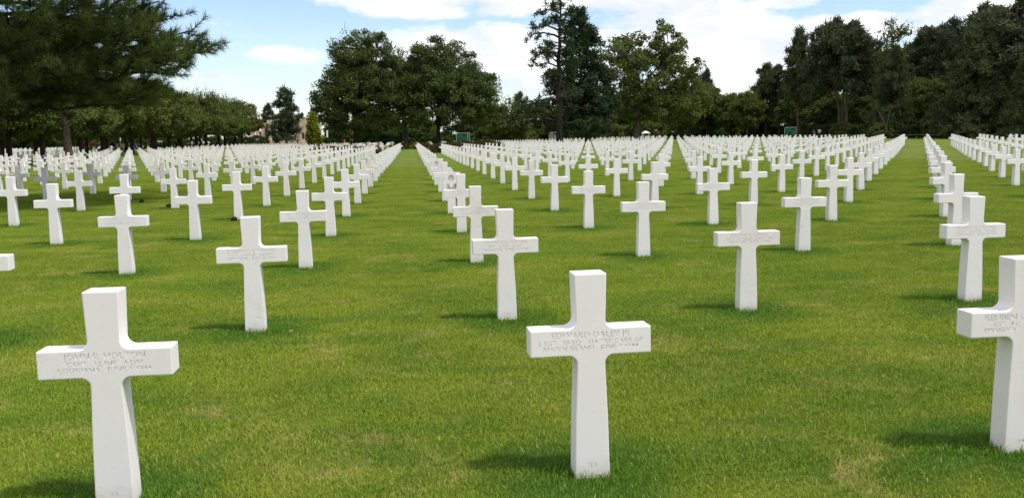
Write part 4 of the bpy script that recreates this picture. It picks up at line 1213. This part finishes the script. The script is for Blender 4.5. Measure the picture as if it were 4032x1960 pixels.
def people():
    PM = {p: person_mesh(p) for p in ('stand', 'walk', 'bend')}
    def put(pose, u, D, rz, hair, top, bottom, label, group=None, scale=1.0):
        x, y, z = at(u, D)
        o = link('person', PM[pose], (x, y, z), None, rz, scale)
        for k, m in ((0, 'skin'), (1, hair), (2, top), (3, bottom)):
            o.material_slots[k].link = 'OBJECT'; o.material_slots[k].material = M[m]
        tag(o, label, 'person', group)
    g = 'visitors strolling near the avenue and memorial'
    put('walk', 6, 112, PI, 'greyhair', 'slate', 'navy', 'person in a slate blue shirt walking off at the picture edge', 'pair strolling beside the avenue', 1.08)
    put('walk', 23, 112, PI, 'greyhair', 'tan', 'tan', 'person in a tan jacket walking beside the avenue', 'pair strolling beside the avenue', 1.04)
    put('bend', 3207, 150, PI, 'hair', 'navy', 'red', 'person in blue with red trousers bending before the hedge', 'pair standing before the woods', 1.0)
    put('stand', 3226, 150, PI * .9, 'hair', 'greyc', 'black', 'person in a light grey hooded top standing before the hedge', 'pair standing before the woods', 1.0)
    L = [(397, 150, 'stand', 'greyhair', 'black', 'black', 'person in black beside the russet shrub'), (474, 150, 'walk', 'hair', 'navy', 'black', 'person in navy behind the smaller salmon board'),
         (500, 150, 'stand', 'hair', 'blue', 'navy', 'person in blue behind the larger salmon board'), (531, 152, 'stand', 'hair', 'clothwhite', 'navy', 'person in white shirt just past the flag'),
         (552, 155, 'walk', 'greyhair', 'greyc', 'black', 'person in grey under the avenue past the flag'), (564, 156, 'walk', 'hair', 'slate', 'black', 'person in slate grey behind the grey visitor'),
         (637, 165, 'stand', 'greyhair', 'black', 'black', 'grey-haired person in black under the middle of the avenue'), (773, 190, 'walk', 'hair', 'greyc', 'navy', 'person in grey, first of the cluster near the avenue end'),
         (788, 190, 'stand', 'hair', 'clothwhite', 'greyc', 'person in pale clothes in the cluster near the avenue end'), (799, 192, 'walk', 'hair', 'slate', 'black', 'person in slate blue in the cluster near the avenue end'),
         (818, 192, 'stand', 'hair', 'clothwhite', 'navy', 'person in white and navy near the avenue end'), (829, 194, 'walk', 'hair', 'clothwhite', 'red', 'person in white and red near the avenue end'),
         (838, 194, 'stand', 'hair', 'clothwhite', 'greyc', 'person in white, last of the cluster near the avenue end'), (891, 200, 'walk', 'hair', 'salmon', 'black', 'person in salmon pink at the mouth of the avenue'),
         (903, 200, 'stand', 'hair', 'clothwhite', 'navy', 'person in white at the mouth of the avenue'), (944, 206, 'stand', 'hair', 'clothwhite', 'navy', 'person in white before the arched memorial wall'),
         (948, 214, 'walk', 'hair', 'black', 'black', 'person in black before the arched memorial wall'), (1006, 260, 'stand', 'hair', 'slate', 'navy', 'person in slate blue between the memorial piers'),
         (1014, 262, 'walk', 'hair', 'navy', 'black', 'person in navy between the memorial piers'), (1097, 226, 'stand', 'hair', 'tan', 'black', 'person in tan before the memorial terrace'),
         (1186, 240, 'walk', 'hair', 'black', 'black', 'person in black beside the memorial pavilion'), (1369, 200, 'stand', 'hair', 'orange', 'orange', 'person in orange by the trunk of the first big maple')]
    for k, (u, D, pose, hr, tp, bt, lab) in enumerate(L):
        put(pose, u, D, (k * 1.9) % 6.28, hr, tp, bt, lab, g)


people()

# ------------------------------------------------------------------ litter on the lawn
def litter():
    rng = pyr(77)
    g = Geo(); n = 60
    for k in range(n):
        a = k * 2.399; t = k / n; r = .034 * math.sin(max(.12, t) * PI) ** .7 + .006
        c = np.array([r * math.cos(a), r * math.sin(a), -.05 + .1 * t]); o = np.array([math.cos(a), math.sin(a), .35]); s = np.array([-math.sin(a), math.cos(a), 0])
        g.add([c - s * .008 - o * .006, c + s * .008 - o * .006, c + o * .014 + s * .006, c + o * .014 - s * .006, c + np.array([0, 0, .008])], T=[[0, 1, 4], [1, 2, 4], [2, 3, 4], [3, 0, 4], [0, 3, 2], [0, 2, 1]])
    g.tube(np.array([[0, 0, -.05], [0, 0, .05]]), .022, 8)
    me = g.mesh('pine_cone', M['cone'])
    from_px = [(558, 794, 'dark pine cone lying alone in shaded grass behind the stone'), (664, 812, 'dark pine cone lying against the foot of a cross'), (922, 866, 'larger dark pine cone at the foot of a cross near the numbered stone')]
    for u, v, lab in from_px:
        dd = rgt * ((u - 2016) / F_PX) + upv * ((980 - v) / F_PX) + fwd; t = (.03 - CAM[2]) / dd[2]; p = CAM + dd * t
        o = link('pine_cone', me, (p[0], p[1], .045), None, rng.random() * 6, 1.15); o.rotation_euler = (1.45, .2, rng.random() * 6); tag(o, lab, 'pine cone', 'pine cones on the grass')
    g = Geo(); t = np.linspace(0, 1, 7)
    V = []
    for q in t: V += [[-.018 * math.sin(q * PI) ** .8, q * .075, .012 * math.sin(q * 4)], [0, q * .075, .004 + .01 * math.sin(q * 4)], [.018 * math.sin(q * PI) ** .8, q * .075, .014 * math.sin(q * 4 + .6)]]
    Q = []
    for k in range(6): Q += [[3 * k, 3 * k + 1, 3 * k + 4, 3 * k + 3], [3 * k + 1, 3 * k + 2, 3 * k + 5, 3 * k + 4]]
    g.add(V, Q=Q); me = g.mesh('dry_leaf', M['dryleaf'])
    for u, v, lab in [(1366, 1326, 'curled brown leaf on the grass of the central alley'), (1154, 1312, 'small tan leaf near the cross beside the alley'),
                      (2486, 1047, 'pale dry leaf between two crosses of the second row'), (3060, 1212, 'brown leaf at the foot of a second-row cross')]:
        dd = rgt * ((u - 2016) / F_PX) + upv * ((980 - v) / F_PX) + fwd; tt = (.03 - CAM[2]) / dd[2]; p = CAM + dd * tt
        o = link('dry_leaf', me, (p[0], p[1], .036), None, 0, 1.0); o.rotation_euler = (.25, -.2, rng.random() * 6); tag(o, lab, 'leaf', 'dry leaves on the lawn')


litter()

# ------------------------------------------------------------------ grass
def blades(rng, xy, hgt, wid, lean=0.5):
    n = len(xy); a = rng.random(n) * 2 * PI; b = rng.random(n) * 2 * PI
    h = hgt * rng.uniform(.55, 1.25, n); w_ = wid * rng.uniform(.7, 1.3, n)
    p = np.column_stack([xy, np.zeros(n)])
    s = np.column_stack([np.cos(a), np.sin(a), np.zeros(n)]) * w_[:, None] * .5
    ln = np.column_stack([np.cos(b), np.sin(b), np.zeros(n)]) * (h * lean * rng.random(n) ** .7)[:, None]
    up = np.column_stack([np.zeros(n), np.zeros(n), h])
    m1 = p + ln * .35 + up * .6; t = p + ln * 1.1 + up * .95
    V = np.stack([p - s, p + s, m1 + s * .75, m1 - s * .75, t], 1).reshape(-1, 3)
    k = np.arange(n)[:, None] * 5
    return V, k + np.array([[3, 2, 4]]), k + np.array([[0, 1, 2, 3]]), np.repeat(rng.random(n), 5)


def lawn_grass():
    rng = pyr(101); S = 1.2; n = 9600
    V, T, Q, A = blades(rng, rng.uniform(-S / 2, S / 2, (n, 2)), 0.024, 0.0040, 0.95)
    g = Geo(); g.add(V, T=T, Q=Q, A=A)
    o = link('grass', g.mesh('grass', M['blade'], tone=True)); tag(o, 'short mown lawn grass between the crosses', 'grass', None, 'stuff')
    ng = bpy.data.node_groups.new('scatter_turf', 'GeometryNodeTree')
    ng.interface.new_socket('Geometry', in_out='INPUT', socket_type='NodeSocketGeometry'); ng.interface.new_socket('Geometry', in_out='OUTPUT', socket_type='NodeSocketGeometry')
    N, Lk = ng.nodes, ng.links
    gi = N.new('NodeGroupInput'); go = N.new('NodeGroupOutput')
    grid = N.new('GeometryNodeMeshGrid'); sx, sy = 46.0, 50.0
    grid.inputs[0].default_value = sx; grid.inputs[1].default_value = sy; grid.inputs[2].default_value = 47; grid.inputs[3].default_value = 51
    tr = N.new('GeometryNodeTransform'); tr.inputs['Translation'].default_value = (2.0, 22.6, 0.0)
    Lk.new(grid.outputs[0], tr.inputs[0])
    pos = N.new('GeometryNodeInputPosition'); sep = N.new('ShaderNodeSeparateXYZ'); Lk.new(pos.outputs[0], sep.inputs[0])
    mr = N.new('ShaderNodeMapRange'); Lk.new(sep.outputs[1], mr.inputs[0])
    for k, v in zip((1, 2, 3, 4), (9.0, 46.0, 1.0, 0.15)): mr.inputs[k].default_value = v
    cmb = N.new('ShaderNodeCombineXYZ'); cmb.inputs[0].default_value = 1; cmb.inputs[1].default_value = 1; Lk.new(mr.outputs[0], cmb.inputs[2])
    rv = N.new('FunctionNodeRandomValue'); rv.data_type = 'FLOAT_VECTOR'
    rv.inputs[0].default_value = (0, 0, 0); rv.inputs[1].default_value = (0, 0, 6.283)
    ins = N.new('GeometryNodeInstanceOnPoints')
    Lk.new(tr.outputs[0], ins.inputs['Points']); Lk.new(gi.outputs[0], ins.inputs['Instance'])
    Lk.new(rv.outputs[0], ins.inputs['Rotation']); Lk.new(cmb.outputs[0], ins.inputs['Scale'])
    Lk.new(ins.outputs[0], go.inputs[0])
    md = o.modifiers.new('scatter', 'NODES'); md.node_group = ng
    # longer uncut blades left standing against the stones
    g = Geo(); rng = pyr(102)
    for dep, i, j, x, y, lt in SITES:
        if dep > 30: break
        nb = 420 if dep < 12 else 220
        xy = np.column_stack([rng.uniform(-.20, .20, nb), rng.uniform(-.10, .24, nb)])
        inside = (np.abs(xy[:, 0]) < .088) & (xy[:, 1] > -.004) & (xy[:, 1] < .134)
        xy = xy[~inside]
        V, T, Q, A = blades(rng, xy + np.array([x, y]), 0.052, 0.0045, 0.7)
        V[:, 2] += float(ground_z(x, y)); g.add(V, T=T, Q=Q, A=A * .9)
    tag(link('uncut_grass', g.mesh('uncut_grass', M['blade'], tone=True)), 'longer grass blades standing round the feet of the crosses', 'grass', None, 'stuff')


lawn_grass()
